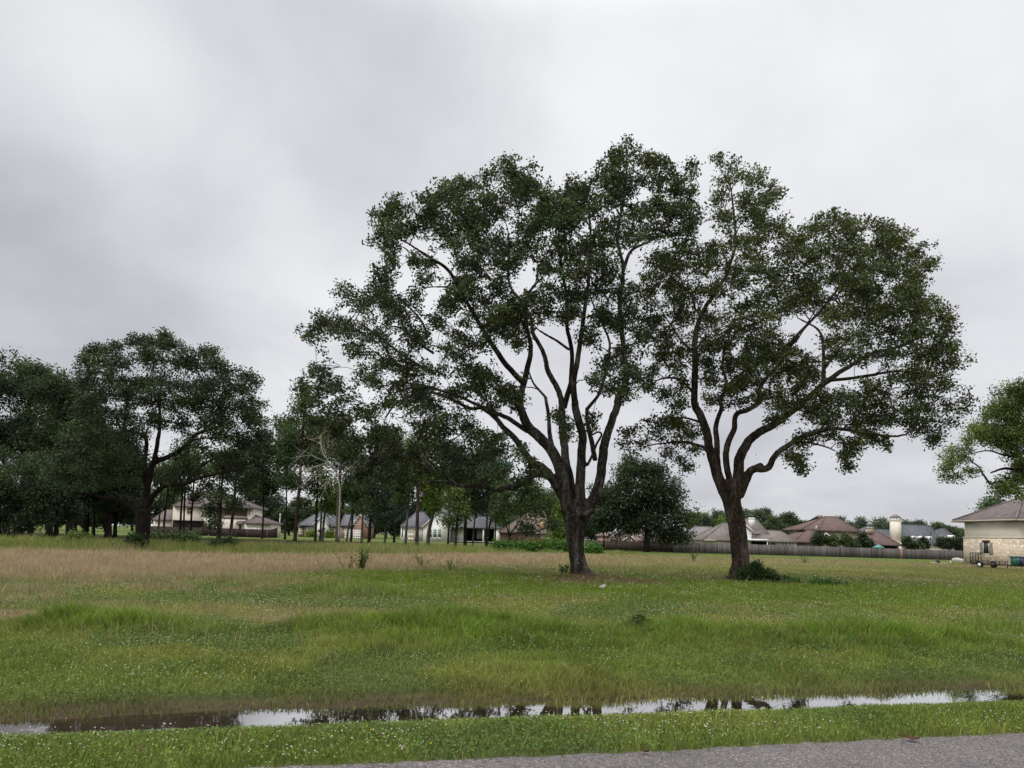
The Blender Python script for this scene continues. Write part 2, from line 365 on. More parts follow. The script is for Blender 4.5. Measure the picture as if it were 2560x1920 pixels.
sa_ = grow_axis(-10, 14, .16, 3500); ta_ = grow_axis(-1, 5, .07, 3500, 1.07)
S_, T_ = np.meshgrid(sa_, ta_, indexing='ij')
GX = S_ * RU[0] + T_ * RN[0]; GY = 5.37 + S_ * RU[1] + T_ * RN[1]
GZ = H(GX, GY)
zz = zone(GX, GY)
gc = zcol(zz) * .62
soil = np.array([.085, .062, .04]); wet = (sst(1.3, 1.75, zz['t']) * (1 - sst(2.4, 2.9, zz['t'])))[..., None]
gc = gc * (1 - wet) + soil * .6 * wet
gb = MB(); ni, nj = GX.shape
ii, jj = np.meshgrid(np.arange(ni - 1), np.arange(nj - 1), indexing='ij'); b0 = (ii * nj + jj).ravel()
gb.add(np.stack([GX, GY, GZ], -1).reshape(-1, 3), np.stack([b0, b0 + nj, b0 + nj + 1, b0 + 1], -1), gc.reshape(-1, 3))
def groundsh(t):
    a = t.n('ShaderNodeAttribute', attribute_name='col').outputs[0]; o = opos(t)
    n = t.noise(o, 9.0, 8, 0.75); n2 = t.noise(o, .45, 6, 0.6)
    c = t.mix(t.mr(n, .35, .7), t.mix(.6, a, (.07, .05, .03)), a)
    c = t.mix(1.0, c, t.mix(t.mr(n2, .3, .7), (.82, .80, .8), (1.15, 1.15, 1.1)), 'MULTIPLY')
    return bsdf(t, c, 0.95, 0.1, n, 0.6, 0.05)
g = gb.build('ground', mat('field_ground', groundsh), smooth=True); g['kind'] = 'structure'
# water standing in the ditch: one level sheet, the banks of the ground cut its outline
wb = MB(); sw = np.arange(-60, 60.1, 2.0)
wv = [(s * RU[0] + t * RN[0], 5.37 + s * RU[1] + t * RN[1], WATER) for s in sw for t in (1.3, 2.8)]
wb.add(wv, np.array([(2 * i, 2 * i + 2, 2 * i + 3, 2 * i + 1) for i in range(len(sw) - 1)]))
def watersh(t):
    o = opos(t); n = t.noise(scaled(t, o, (1, 1, 1)), 5.0, 3, .5)
    b = t.n('ShaderNodeBump', _Strength=0.04, _Distance=0.01); t.l(n, b.inputs['Height'])
    d = t.n('ShaderNodeBsdfDiffuse'); d.inputs[0].default_value = (.026, .018, .012, 1)
    gl = t.n('ShaderNodeBsdfGlossy', _Roughness=0.015); gl.inputs[0].default_value = (1, 1, 1, 1); t.l(b.outputs[0], gl.inputs['Normal'])
    lw = t.n('ShaderNodeLayerWeight', _Blend=0.5)
    sx = t.n('ShaderNodeSeparateXYZ'); t.l(o, sx.inputs[0]); refl_dim = t.m('MULTIPLY', t.mr(sx.outputs[0], -1.9, -2.9, 0, 1, True), t.mr(t.noise(scaled(t, o, (1.2, 5, 1)), 1.6, 5, .6), .27, .43))  # mirror dimmed over the left stretch, standing in for a dark reflection
    m = t.n('ShaderNodeMixShader'); t.l(t.m('MULTIPLY', t.mr(lw.outputs['Facing'], 0.4, 0.9, 0.05, 0.92), t.m('SUBTRACT', 1.0, t.m('MULTIPLY', refl_dim, .62))), m.inputs[0]); t.l(d.outputs[0], m.inputs[1]); t.l(gl.outputs[0], m.inputs[2]); return m.outputs[0]
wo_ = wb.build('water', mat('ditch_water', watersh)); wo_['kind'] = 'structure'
# road: a sheet lying on the ground, its far edge ragged
sr = np.concatenate([np.arange(-300, -8, 4.0), np.arange(-8, 14, .06), np.arange(14, 300, 4.0)])
er = .16 * (fnoise(sr * .8, sr * 0 + 1.5, 6) - .5) + .05 * (vnoise(sr * 9, sr * 0 + 8) - .5)
rb = MB(); rv = []
for s, e in zip(sr, er):
    for t_, z_ in ((-7.2, .004), (e - .25, .012), (e + .05, .004)): rv.append((s * RU[0] + t_ * RN[0], 5.37 + s * RU[1] + t_ * RN[1], z_ + .006))
rq = []
for i in range(len(sr) - 1):
    for k in (0, 1): rq.append((3 * i + k, 3 * i + 3 + k, 3 * i + 4 + k, 3 * i + k + 1))
rb.add(rv, np.array(rq))
def roadsh(t):
    o = opos(t); vo = t.n('ShaderNodeTexVoronoi', _Scale=85.0); t.l(o, vo.inputs[0])
    sp = t.n('ShaderNodeSeparateXYZ'); t.l(vo.outputs['Color'], sp.inputs[0])
    rp = t.n('ShaderNodeValToRGB'); t.l(sp.outputs[0], rp.inputs[0]); e = rp.color_ramp.elements
    e[0].color = (.052, .046, .048, 1); e[1].color = (.26, .21, .165, 1)
    for pos, cc in ((.3, (.082, .075, .075, 1)), (.7, (.112, .102, .099, 1)), (.9, (.155, .138, .125, 1))):
        x = e.new(pos); x.color = cc
    n = t.noise(o, 1.3, 6, .6); c = t.mix(1.0, rp.outputs[0], t.mix(t.mr(n, .3, .7), (.82, .82, .84), (1.15, 1.13, 1.12)), 'MULTIPLY')
    return bsdf(t, c, .85, .25, vo.outputs[0], .5, .006)
r = rb.build('road', mat('chip_seal_asphalt', roadsh), smooth=False); r['kind'] = 'structure'

# ---------------------------------------------------------------- grass
def sample(n, y0, y1, power=0.0, margin=1.12):
    u = rng.random(n)
    if power == 0: Y = np.sqrt(y0**2 + u * (y1**2 - y0**2))                # even per square metre
    else: Y = y0 * (y1 / y0)**u                                              # thinning with distance
    X = (rng.random(n) * 2 - 1) * (.70 * Y * margin + 3.2)
    return X, Y
def blades(X, Y, h, wd, col, lean, segs=2, zoff=-.01):
    n = len(X); Z = H(X, Y) + zoff
    a = rng.random(n) * 2 * np.pi; d = np.stack([np.cos(a), np.sin(a), 0 * a], -1)
    b = rng.random(n) * 2 * np.pi; l = np.stack([np.cos(b), np.sin(b), 0 * b], -1) * (lean * (.3 + rng.random(n)) * h)[:, None]
    p = np.stack([X, Y, Z], -1); up = np.array([0, 0, 1.0]); hw = (wd / 2)[:, None]
    cc = np.repeat(col, 5 if segs == 2 else 3, 0)
    if segs == 2:
        mid = p + up * (h * .6)[:, None] + l * .35; tip = p + up * h[:, None] + l
        v = np.stack([p - d * hw, p + d * hw, mid - d * hw * .8, mid + d * hw * .8, tip], 1)
        i = np.arange(n)[:, None] * 5
        return v.reshape(-1, 3), [i + np.array([[0, 1, 3, 2]]), i + np.array([[2, 3, 4]])], cc
    tip = p + up * h[:, None] + l; v = np.stack([p - d * hw, p + d * hw, tip], 1)
    return v.reshape(-1, 3), [np.arange(n)[:, None] * 3 + np.array([[0, 1, 2]])], cc
def jit(c, a=.25):
    a = a * 1.25; return c * (1 + a * (rng.random((len(c), 1)) * 2 - 1)) * (1 + .08 * (rng.random(c.shape) * 2 - 1))
def keep(X, Y, z, pr):
    ok = (z['t'] > .05 + .16 * (fnoise(z['s'] * .8, z['s'] * 0 + 1.5, 6) - .5) + .05 * (vnoise(z['s'] * 9, z['s'] * 0 + 8) - .5) + .05 * rng.random(len(X)) - .16 * (rng.random(len(X)) < .12) * rng.random(len(X))) & (H(X, Y) > WATER - .02 * (rng.random(len(X)) < .35) - .06 * (rng.random(len(X)) < .02)) & (rng.random(len(X)) < pr)
    for o, r_ in ((oak1, .45), (oak2, .5), (oak3, .45)): ok &= (X - o[0])**2 + (Y - o[1])**2 > r_**2
    return ok
mb = {k: MB() for k in ('short', 'tall', 'dry', 'weed')}
def grass_band(n, y0, y1, segs, wmin, power=0.0):
    X, Y = sample(n, y0, y1, power); z = zone(X, Y); pr = np.ones(n)
    pr *= 1 - .35 * z['clover']; pr *= .62 + .55 * z['nf']; pr = np.maximum(pr, z['tall'])
    ok = keep(X, Y, z, pr); X, Y = X[ok], Y[ok]; z = {k: v[ok] for k, v in z.items()}; n = len(X)
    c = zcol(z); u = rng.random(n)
    bank = sst(3.4, 2.4, z['t']) * sst(1.6, 2.2, z['t'])
    c = c * (1 - .35 * bank[:, None]) + np.array([.14, .105, .06]) * .35 * bank[:, None]
    st_ = (u < .06 + .12 * sst(.5, .75, z['nf']) * sst(5, 9, z['t']))[:, None]; c = np.where(st_, np.array([.26, .20, .10]) * .9, c)               # some straw everywhere
    c = c * (.72 + .56 * fnoise(X * 1.9 + 9, Y * .9 + 5, 3))[:, None]; c = jit(c, .32)
    h = .052 + .045 * rng.random(n) + .045 * sst(0, .5, z['nf'] - .4)
    h = h * .82 * (.5 + fnoise(X * 3.1 + 2, Y * 3.1, 3)) * (1 + .5 * sst(.55, .7, fnoise(X * 1.2, Y * 1.2 + 30, 3)))
    verge = z['t'] < 1.9
    h = np.where(verge, .05 + .07 * rng.random(n), h)
    h = h * (1 - .35 * z['clover']) + z['tall'] * (.10 + .20 * rng.random(n)) * (.45 + 1.1 * fnoise(X * 2.6, Y * 2.6, 3)) + z['dry'] * (.10 + .22 * rng.random(n)) * (Y > 14) * (1 - .75 * sst(4, 18, X)) + z['soft'] * .05 + z['weeds'] * (.25 + .45 * rng.random(n)) * sst(.35, .6, z['nf'])
    h = h * (1 - .55 * z['far']); h = h * (1 - .6 * sst(.8, 1.4, z['t']) * (z['t'] < 2.0))
    h = h * (1 - .5 * z['lit'])
    wd = np.maximum(.006 + .006 * rng.random(n) + .003 * z['tall'], wmin * Y) * (1 + .5 * (z['tall'] > .5))
    k = np.where(z['dry'] > .45, 2, np.where(z['tall'] > .4, 1, np.where(z['weeds'] > .5, 3, 0)))
    for i, key in enumerate(('short', 'tall', 'dry', 'weed')):
        q = k == i
        if q.any(): mb[key].add(*blades(X[q], Y[q], h[q], wd[q], c[q], .5 + .2 * rng.random(q.sum()), segs))
grass_band(330000, 3.4, 13, 2, .0008)
grass_band(290000, 13, 30, 1, .0009)
grass_band(260000, 30, 125, 1, .0009, 1)
for key, nm, lb in (('short', 'short_grass', 'short green grass of the verge and the field, clover growing through it'), ('tall', 'tall_grass', 'taller bright green grass standing in patches across the near field'),
                    ('dry', 'dry_grass', 'brown dry seeding grass in a band across the field'), ('weed', 'rank_grass', 'rank yellow-green grass growing below the trees at the far side')):
    tag(mb[key].build(nm, M['grass']), lb, 'grass', kind='stuff')
# clover leaves
n = 560000; X, Y = sample(n, 4.4, 30, 1); z = zone(X, Y); pr = np.clip(.42 + z['clover'] * .8, 0, 1) * (1 - .35 * (z['t'] < 1.8)) * (1 - .9 * z['tall']) * (1 - z['dry'])
ok = keep(X, Y, z, pr) & (H(X, Y) > -.09); X, Y = X[ok], Y[ok]; n = len(X)
sz = np.maximum(.0055 + .0045 * rng.random(n), .0009 * Y); a = rng.random(n) * 6.28; tl = rng.normal(0, .35, (n, 2)); base = np.stack([X, Y, H(X, Y) + .02 + .07 * rng.random(n) * (1 - .7 * sst(.8, 1.4, z['t'][ok]) * (z['t'][ok] < 2.0))], -1)
ex = np.stack([np.cos(a), np.sin(a), tl[:, 0]], -1) * sz[:, None]; ey = np.stack([-np.sin(a), np.cos(a), tl[:, 1]], -1) * sz[:, None]
cl = MB(); cv = np.stack([base - ex, base - .5 * ex + ey * .9, base + ex * .55 + ey * .75, base + ex, base + ex * .2 - ey], 1)
cl.add(cv.reshape(-1, 3), np.arange(n)[:, None] * 5 + np.array([[4, 3, 2, 1, 0]]), np.repeat(jit(zcol({k: v[ok] for k, v in z.items()}) * .72 + np.array([.026, .042, .006]), .45), 5, 0))
tag(cl.build('clover', M['grass']), 'low clover leaves in darker patches through the near grass', 'clover', kind='stuff')
# clover flowers
def flowers(n, y0, y1, c, name, label, pw=1, thr=.45):
    X, Y = sample(n, y0, y1, pw); z = zone(X, Y); fl = fnoise(X * .9 + 40, Y * .9, 4)
    ok = keep(X, Y, z, sst(thr, thr + .22, fl) * (1 - z['dry'] * .8) * (1 - z['tall'] * .6)) & (H(X, Y) > -.06); X, Y = X[ok], Y[ok]; n = len(X)
    r_ = np.maximum(.005 + .004 * rng.random(n), .0007 * Y); p = np.stack([X, Y, H(X, Y) + .05 + .055 * rng.random(n) + z['tall'][ok] * .15], -1)
    o6 = np.array([(1, 0, 0), (0, 1, 0), (-1, 0, 0), (0, -1, 0), (0, 0, .9), (0, 0, -.7)], float)
    f8 = np.array([(0, 1, 4), (1, 2, 4), (2, 3, 4), (3, 0, 4), (1, 0, 5), (2, 1, 5), (3, 2, 5), (0, 3, 5)])
    b = MB(); b.add((p[:, None] + o6[None] * r_[:, None, None]).reshape(-1, 3), (np.arange(n)[:, None, None] * 6 + f8[None]).reshape(-1, 3), np.repeat(jit(np.broadcast_to(np.array(c), (n, 3)), .15), 6, 0))
    tag(b.build(name, M['grass'], smooth=True), label, 'flowers', kind='stuff')
flowers(19000, 4.5, 40, (.60, .58, .50), 'clover_flowers', 'small white clover flower heads scattered over the grass', thr=.40)
flowers(60, 4.5, 20, (.75, .6, .03), 'yellow_flowers', 'few tiny yellow flowers scattered in the grass', thr=.3)

# dry seed stalks standing above the turf
n = 5000; X, Y = sample(n, 7.5, 40, 1); z = zone(X, Y); ok = keep(X, Y, z, np.clip(.12 + z['dry'] + .8 * sst(.5, .7, z['nb']), 0, 1) * (z['t'] > 3)); X, Y = X[ok], Y[ok]; n = len(X); sb_ = MB()
sb_.add(*blades(X, Y, .22 + .22 * rng.random(n), np.maximum(.004, .00045 * Y), jit(np.broadcast_to(np.array([.34, .25, .14]), (n, 3)), .35), .35, 2))
tag(sb_.build('seed_stalks', M['grass']), 'thin straw-coloured seed stalks standing above the near turf', 'grass stalks', kind='stuff')
# broad weed leaves lying in the turf
n = 14000; X, Y = sample(n, 4.5, 24, 1); z = zone(X, Y); ok = keep(X, Y, z, sst(.52, .7, fnoise(X * .8 + 70, Y * .8, 4)) * (1 - z['dry'])) & (H(X, Y) > -.08); X, Y = X[ok], Y[ok]; n = len(X); sb_ = MB()
sb_.add(*blades(X, Y, .05 + .07 * rng.random(n), np.maximum(.014 + .012 * rng.random(n), .0013 * Y), jit(np.broadcast_to(np.array([.12, .19, .06]), (n, 3)), .35), 1.1, 2))
tag(sb_.build('turf_weeds', M['grass']), 'broad-leaved low weeds scattered through the near turf', 'weeds', kind='stuff')
# loose gravel along the road edge
n = 2600; s_ = rng.random(n) * 22 - 8; t_ = -rng.random(n) ** 2.2 * 1.5 + .08; X, Y = s_ * RU[0] + t_ * RN[0], 5.37 + s_ * RU[1] + t_ * RN[1]; r_ = .003 + .006 * rng.random(n) ** 2
o6 = np.array([(1, 0, 0), (0, 1, 0), (-1, 0, 0), (0, -1, 0), (0, 0, .7), (0, 0, -.5)], float); f8 = np.array([(0, 1, 4), (1, 2, 4), (2, 3, 4), (3, 0, 4), (1, 0, 5), (2, 1, 5), (3, 2, 5), (0, 3, 5)])
gv = MB(); gv.add((np.stack([X, Y, .014 + r_ * .4], -1)[:, None] + o6[None] * (r_[:, None, None] * (.7 + .6 * rng.random((n, 6, 1))))).reshape(-1, 3), (np.arange(n)[:, None, None] * 6 + f8[None]).reshape(-1, 3), np.repeat(jit(np.broadcast_to(np.array([.20, .17, .15]), (n, 3)), .5), 6, 0))
tag(gv.build('road_gravel', M['board']), 'loose gravel and grit along the road edge', 'gravel', kind='stuff')
def dead_leaf(px, py, lab, L=.09):
    p = G(px, py, .02); b = MB(); a = rng.random() * 6.28; u = np.array([math.cos(a), math.sin(a), 0]); v = np.array([-u[1], u[0], 0]); V = []
    for i in range(6):
        f = i / 5; w_ = L * .28 * math.sin(math.pi * (.08 + .84 * f)); c_ = u * (f - .5) * L + np.array([0, 0, .012 + .03 * (f - .5)**2 * 4 * L / .09 * .5]); V += [c_ - v * w_ + np.array([0, 0, .012]), c_ + np.array([0, 0, 0]), c_ + v * w_ + np.array([0, 0, .010])]
    b.add(V, np.array([(3 * i + k, 3 * i + 3 + k, 3 * i + 4 + k, 3 * i + 1 + k) for i in range(5) for k in (0, 1)]), np.array([.075, .03, .018])); o = b.build('dead_leaf', M['board']); o.location = p; tag(o, lab, 'leaf')
dead_leaf(2279, 1852, 'dark red-brown dead leaf at the road edge, right of the middle', .12); dead_leaf(1612, 1884, 'small brown dead leaf at the grass edge left of the darker dead leaf', .07)

# ---------------------------------------------------------------- trees
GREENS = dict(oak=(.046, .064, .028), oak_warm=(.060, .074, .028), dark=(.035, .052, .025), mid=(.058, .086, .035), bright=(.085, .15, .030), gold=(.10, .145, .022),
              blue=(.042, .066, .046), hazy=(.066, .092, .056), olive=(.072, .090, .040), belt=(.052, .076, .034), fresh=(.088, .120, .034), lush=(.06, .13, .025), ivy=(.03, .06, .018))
def leaf_mesh(mb, p, L, col, upb=.5, var=.35, brown=0.0, clump=None):
    n = len(p); nr = rng.normal(0, 1, (n, 3)); nr[:, 2] += upb * 1.6; nr /= np.linalg.norm(nr, axis=1, keepdims=True)
    a = rng.normal(0, 1, (n, 3)); a -= nr * (a * nr).sum(1, keepdims=True); a /= np.linalg.norm(a, axis=1, keepdims=True); b = np.cross(nr, a)
    l = (L * (.65 + .7 * rng.random(n)))[:, None]; wd = l * (.24 + .14 * rng.random(n))[:, None]
    v = np.stack([p - a * l * .5, p + b * wd + nr * wd * .35, p + a * l * .5, p - b * wd + nr * wd * .35], 1)
    c = np.broadcast_to(np.array(col), (n, 3)) * (1 + var * (rng.random((n, 1)) * 2 - 1))
    if clump is not None: c = c * clump[:, None]
    c = c * (1 + np.array([.18, .05, .1]) * (rng.random((n, 1)) * 2 - 1))
    if brown: c = np.where(rng.random((n, 1)) < brown, np.array([.20, .085, .035]), c)
    mb.add(v.reshape(-1, 3), np.arange(n)[:, None] * 4 + np.array([[0, 1, 2, 3]]), np.repeat(c, 4, 0))
def bark_rad(r, n, k, amp=.10):
    th = np.linspace(0, 2 * np.pi, k, endpoint=False)[None]; z = np.linspace(0, n * .12, n)[:, None]; ph = rng.random(4) * 6
    f = np.sin(th * 3 + ph[0] + z * 1.1) * .5 + np.sin(th * 5 + ph[1] - z * 1.7) * .3 + np.sin(th * 2 + ph[2] + z * 2.3) * .4 + rng.normal(0, .18, (n, k))
    return r[:, None] * (1 + amp * f)
def unit(n):
    d = rng.normal(0, 1, (n, 3)); return d / np.linalg.norm(d, axis=1, keepdims=True)
def make_tree(name, label, group, base, wood, lumps, L, green, bark='bark', tips=14, leaves=45, spread=.24, brown=0.0, fine=True, remesh=0.0, flare=1.5, droop=0.0, twr=1.0, cat='tree', upb=.5, parts=('trunk', 'branches', 'crown')):
    """base: point on the ground; wood: list of (points, radii) for trunk and main limbs; lumps: list of (centre, radii) of foliage masses"""
    base = np.asarray(base, float); root = thing(name, label, cat, base, group)
    tb, lb = MB(), MB(); bb = MB() if fine else tb; S, SR = [], []
    for i, (p, r_) in enumerate(wood):
        ln = np.linalg.norm(np.diff(p, axis=0), axis=1).sum(); n = max(5, int(ln / (.14 if fine else .6)))
        q = smooth_path(p, n); rr = np.interp(np.linspace(0, 1, n), np.linspace(0, 1, len(r_)), r_)
        if fine: wob = np.cumsum(rng.normal(0, .012, (n, 3)), 0); q = q + (wob - np.linspace(0, 1, n)[:, None] * wob[-1]) * min(1, rr.max() * 4)
        k = 18 if fine and rr.max() > .12 else (10 if fine else 7)
        if i == 0:
            hgt = q[:, 2] - base[2]; fl = 1 + (flare - 1) * np.exp(-np.maximum(hgt, 0) / .30)
            R2 = bark_rad(rr, n, k, .07); th = np.linspace(0, 6.283, k, endpoint=False)
            R2 = R2 * (1 + (fl[:, None] - 1) * (.7 + .45 * np.sin(th * 3 + 1)[None] + .3 * np.sin(th * 5)[None])); tb.tube(q - base, R2, k)
        else: tb.tube(q - base, bark_rad(rr, n, k, .08), k)
        s0 = int(n * (.45 if i == 0 else .12)); S.append(q[s0:]); SR.append(rr[s0:])
    S = np.concatenate(S); SR = np.concatenate(SR)
    lumps = [(np.asarray(c, float), np.asarray(r_, float)) for c, r_ in lumps]
    dist = [np.min(np.linalg.norm(S - c, axis=1)) for c, _ in lumps]; CC = np.array([c for c, _ in lumps]); RR = np.array([r_.mean() for _, r_ in lumps])
    for li in np.argsort(dist):
        c, r_ = lumps[li]
        cost = np.linalg.norm(S - c, axis=1) + .8 * np.maximum(0, S[:, 2] - c[2] + .2); j = int(np.argmin(cost)); p0 = S[j]; ln = np.linalg.norm(c - p0)
        r0 = min(SR[j] * .75, (.016 + .011 * ln) * twr)
        n = max(4, int(ln / (.35 if fine else 1.2)) + 2)
        ctl = p0 + (c - p0) * .45 + np.array([0, 0, .18 * ln]) + rng.normal(0, .07 * ln, 3)
        q = smooth_path([p0, ctl, c + np.array([0, 0, -.1]) * r_[2]], n)
        rr = np.linspace(r0, .012 * twr, n)
        bb.tube(q - base, rr, 6 if fine else 4, cap=False); S = np.concatenate([S, q[1:]]); SR = np.concatenate([SR, rr[1:]])
        nt_ = max(3, int(tips * (r_.prod() ** (2 / 3)) / .9)) if fine else max(3, tips)
        u = unit(nt_); tp = c + u * r_ * (.15 + .95 * rng.random((nt_, 1)) ** .55)
        if fine:                                             # sprays that bridge to the neighbouring masses
            dd_ = np.linalg.norm(CC - c, axis=1); nb_ = [j for j in np.argsort(dd_)[1:4] if dd_[j] < 1.9 * (r_.mean() + RR[j])]
            for j in nb_:
                m_ = int(nt_ * .28); f_ = .35 + .3 * rng.random((m_, 1)); tp = np.concatenate([tp, c * (1 - f_) + CC[j] * f_ + rng.normal(0, .33, (m_, 3)) * r_.mean()])
        cv = 1 + .24 * rng.normal(0, 1); hue = 1 + np.array([.10, .03, -.05]) * rng.normal(0, 1)
        for tpt in tp:
            if fine:
                s = q[rng.integers(n // 2, n)]; md = (s + tpt) / 2 + rng.normal(0, .12, 3) + np.array([0, 0, .06])
                bb.tube(smooth_path([s, md, tpt], 4) - base, np.linspace(.020, .009, 4) * twr, 3, cap=False)
            k_ = .45 + 1.0 * rng.random(); nl = max(4, int(leaves * k_))
            lp = tpt + np.clip(rng.normal(0, 1, (nl, 3)), -1.9, 1.9) * spread * (.45 + .55 * k_) * np.array([1, 1, .75])
            if droop: lp[:, 2] -= droop * rng.random(nl)
            leaf_mesh(lb, lp - base, L, np.array(green) * hue, brown=brown, upb=upb, clump=np.full(nl, np.clip(cv * (1 + .15 * rng.normal()), .6, 1.55)))
    t = tb.build(parts[0], M[bark], root, smooth=True)
    if remesh:
        m = t.modifiers.new('remesh', 'REMESH'); m.mode = 'VOXEL'; m.voxel_size = remesh; m.use_smooth_shade = True
    if fine and bb.n: bb.build(parts[1], M[bark], root, smooth=True)
    if lb.n: lb.build(parts[2], M['leaf'], root)
    return root
def crop_map(ox, oy, s): return lambda pts: [(ox + x / s, oy + y / s) for x, y in pts]
A3, A5, A6, A4, A1 = crop_map(1200, 1000, 3.16), crop_map(700, 320, 2.127), crop_map(1500, 360, 2.023), crop_map(1860, 1000, 3.16), crop_map(0, 800, 2.765)
I_ = lambda pts: list(pts)
def limb3(pts, D, w0, w1, dend, dstart=0.0):
    w0, w1 = w0 * .86, w1 * .9                # photo points -> limb in space: depth runs from dstart to dend (metres from the trunk)
    n = len(pts); ds = dstart + (dend - dstart) * (np.linspace(0, 1, n) ** 1.2)
    p = np.array([P(x, y, D + d) for (x, y), d in zip(pts, ds)])
    return p, np.linspace(w0, w1, 6) * D / FPX / 2
def lumps3(ells, D, cc, R, depth, seed, minlayer=1, step=1.7, shrink=.84):
    rg = np.random.default_rng(seed); out = []
    for cx, cy, rx, ry in ells:
        e2 = ((cx - cc[0]) / R[0])**2 + ((cy - cc[1]) / R[1])**2; hd = depth * math.sqrt(max(.06, 1 - e2))
        n = max(minlayer, int(round(2 * hd / step * min(1, 75 / (rx + ry) * 1.6)))); n = min(n, 4)
        for i in range(n):
            dy = ((i + .5 + .5 * (rg.random() - .5)) / n * 2 - 1) * hd
            k = (1.0 if n == 1 else shrink) * rg.uniform(.68, 1.16); jx, jy = (0, 0) if n == 1 else rg.normal(0, .26, 2)
            c = P(cx + jx * rx, cy + jy * ry, D + dy); s = D / FPX
            out.append((c, (rx * s * k, max(.5, min(1.7, (rx + ry) / 2 * s * k)), ry * s * k)))
    return out
def E(mp, l):                                                # ellipses given in an enlarged crop of the photo -> photo pixels
    k = mp([(1, 0)])[0][0] - mp([(0, 0)])[0][0]
    return [(*mp([(a, b)])[0], c * k, d * k) for a, b, c, d in l]

# the large oak in the middle
D1 = oak1[1]
wood = [limb3([(1459, 1458), (1453, 1435), (1447, 1410), (1442, 1370), (1440, 1332), (1443, 1300), (1445, 1270)], D1, 58, 66, 0)]
wood[0] = (wood[0][0], np.array([50, 42, 39, 40, 50, 58, 46]) * D1 / FPX / 2)
B_ = [
 (A3([(700, 940), (650, 770), (590, 680), (560, 620), (480, 530), (400, 490), (320, 370), (250, 280), (170, 210), (100, 130), (0, 60)]) + A5([(1000, 1490), (820, 1410), (640, 1450), (560, 1540)]), 30, 6, 2.5),
 (A3([(600, 700), (560, 620), (480, 590), (420, 600), (330, 650), (270, 690), (200, 690), (130, 712), (60, 690), (0, 680)]) + crop_map(700, 1000, 3.16)([(1500, 680), (1400, 670), (1320, 620), (1280, 560), (1180, 540), (1060, 470)]), 22, 4, -3.5),
 (crop_map(700, 1000, 3.16)([(1330, 640), (1240, 640), (1150, 640), (1060, 632), (960, 600), (860, 620)]), 6, 3, -4.4, -3.0),
 (A3([(720, 950), (680, 720), (640, 560), (560, 400), (450, 280), (380, 200), (330, 80), (310, 0)]) + A5([(1280, 1420), (1310, 1310), (1330, 1180), (1300, 1000), (1320, 880), (1390, 800)]), 40, 7, 1.0),
 (A5([(1290, 1350), (1200, 1250), (1140, 1160), (1090, 1080), (1000, 930), (900, 760), (800, 690), (720, 640), (640, 590)]), 18, 5, -2.5, .5),
 (A3([(380, 250), (230, 150), (110, 100), (0, 50)]) + A5([(950, 1430), (760, 1370), (620, 1360), (500, 1390)]), 16, 5, 4.0, .6),
 (A5([(830, 1310), (740, 1260), (640, 1200), (540, 1120), (460, 1090), (330, 1080), (200, 1080)]), 11, 4, -1.0, 1.5),
 (A5([(820, 1200), (720, 1130), (640, 1060), (560, 1050), (430, 980)]), 9, 3, -3.0, -1.0),
 (A5([(790, 1110), (740, 1010), (650, 920), (560, 850)]), 10, 4, 1.5, .5),
 (A5([(900, 850), (860, 845), (760, 850), (650, 870)]), 8, 3, 2.0, 1.0),
 (A3([(590, 450), (560, 330), (545, 250), (540, 150), (520, 0)]) + A5([(1410, 1430), (1350, 1360), (1320, 1290)]), 17, 6, 3.0, .4),
 (A3([(740, 900), (715, 650), (680, 450), (665, 280), (655, 60)]) + A5([(1510, 1480), (1490, 1400), (1430, 1300), (1400, 1200), (1350, 1100), (1330, 1000), (1230, 850), (1220, 700), (1215, 560)]), 28, 6, 4.0, .3),
 (A5([(1510, 1490), (1535, 1400), (1545, 1330), (1550, 1180), (1525, 1050), (1520, 900), (1500, 760), (1480, 600), (1500, 450)]), 18, 5, -2.0, 1.4),
 (A5([(1540, 1180), (1470, 1130), (1400, 1090), (1360, 1060), (1280, 960)]), 9, 4, -2.0, -1.0),
 (A3([(800, 920), (790, 650), (805, 450), (820, 300), (790, 150), (765, 20)]) + A5([(1580, 1450), (1570, 1350), (1590, 1230), (1610, 1080), (1620, 960), (1640, 760), (1650, 560), (1640, 420)]), 30, 6, -2.5),
 (A3([(910, 480), (880, 330), (850, 200), (842, 80)]) + A5([(1640, 1480), (1700, 1400), (1740, 1250), (1750, 1130), (1690, 1000), (1650, 900)]), 16, 6, 2.5, .5),
 (A3([(830, 930), (890, 770), (940, 620), (960, 480), (975, 380), (1010, 250), (1060, 120), (1100, 20)]) + A5([(1800, 1440), (1845, 1330), (1840, 1200), (1820, 1050), (1810, 900), (1830, 750), (1800, 560), (1830, 380), (1845, 200)]), 32, 6, -1.0),
 (A5([(1825, 760), (1870, 650), (1990, 590), (2080, 500)]), 12, 5, 1.5, -.7),
 (A3([(845, 520), (890, 430), (920, 345), (962, 275), (935, 250), (885, 278)]), 9, 6, -.8, -.3),
 (A3([(745, 930), (820, 900), (905, 870)]), 24, 12, -.8, -.2),
 ([(1462, 1425), (1482, 1443), (1500, 1455), (1524, 1464)], 24, 6, -.5, 0), ([(1448, 1428), (1432, 1444), (1416, 1455), (1398, 1461)], 22, 6, -.3, 0), ([(1456, 1432), (1460, 1450), (1470, 1470)], 24, 8, -1.1, 0), ([(1450, 1430), (1440, 1448), (1434, 1462)], 22, 8, -.9, 0)]
wood += [limb3(b[0], D1, b[1], b[2], b[3], b[4] if len(b) > 4 else 0) for b in B_]
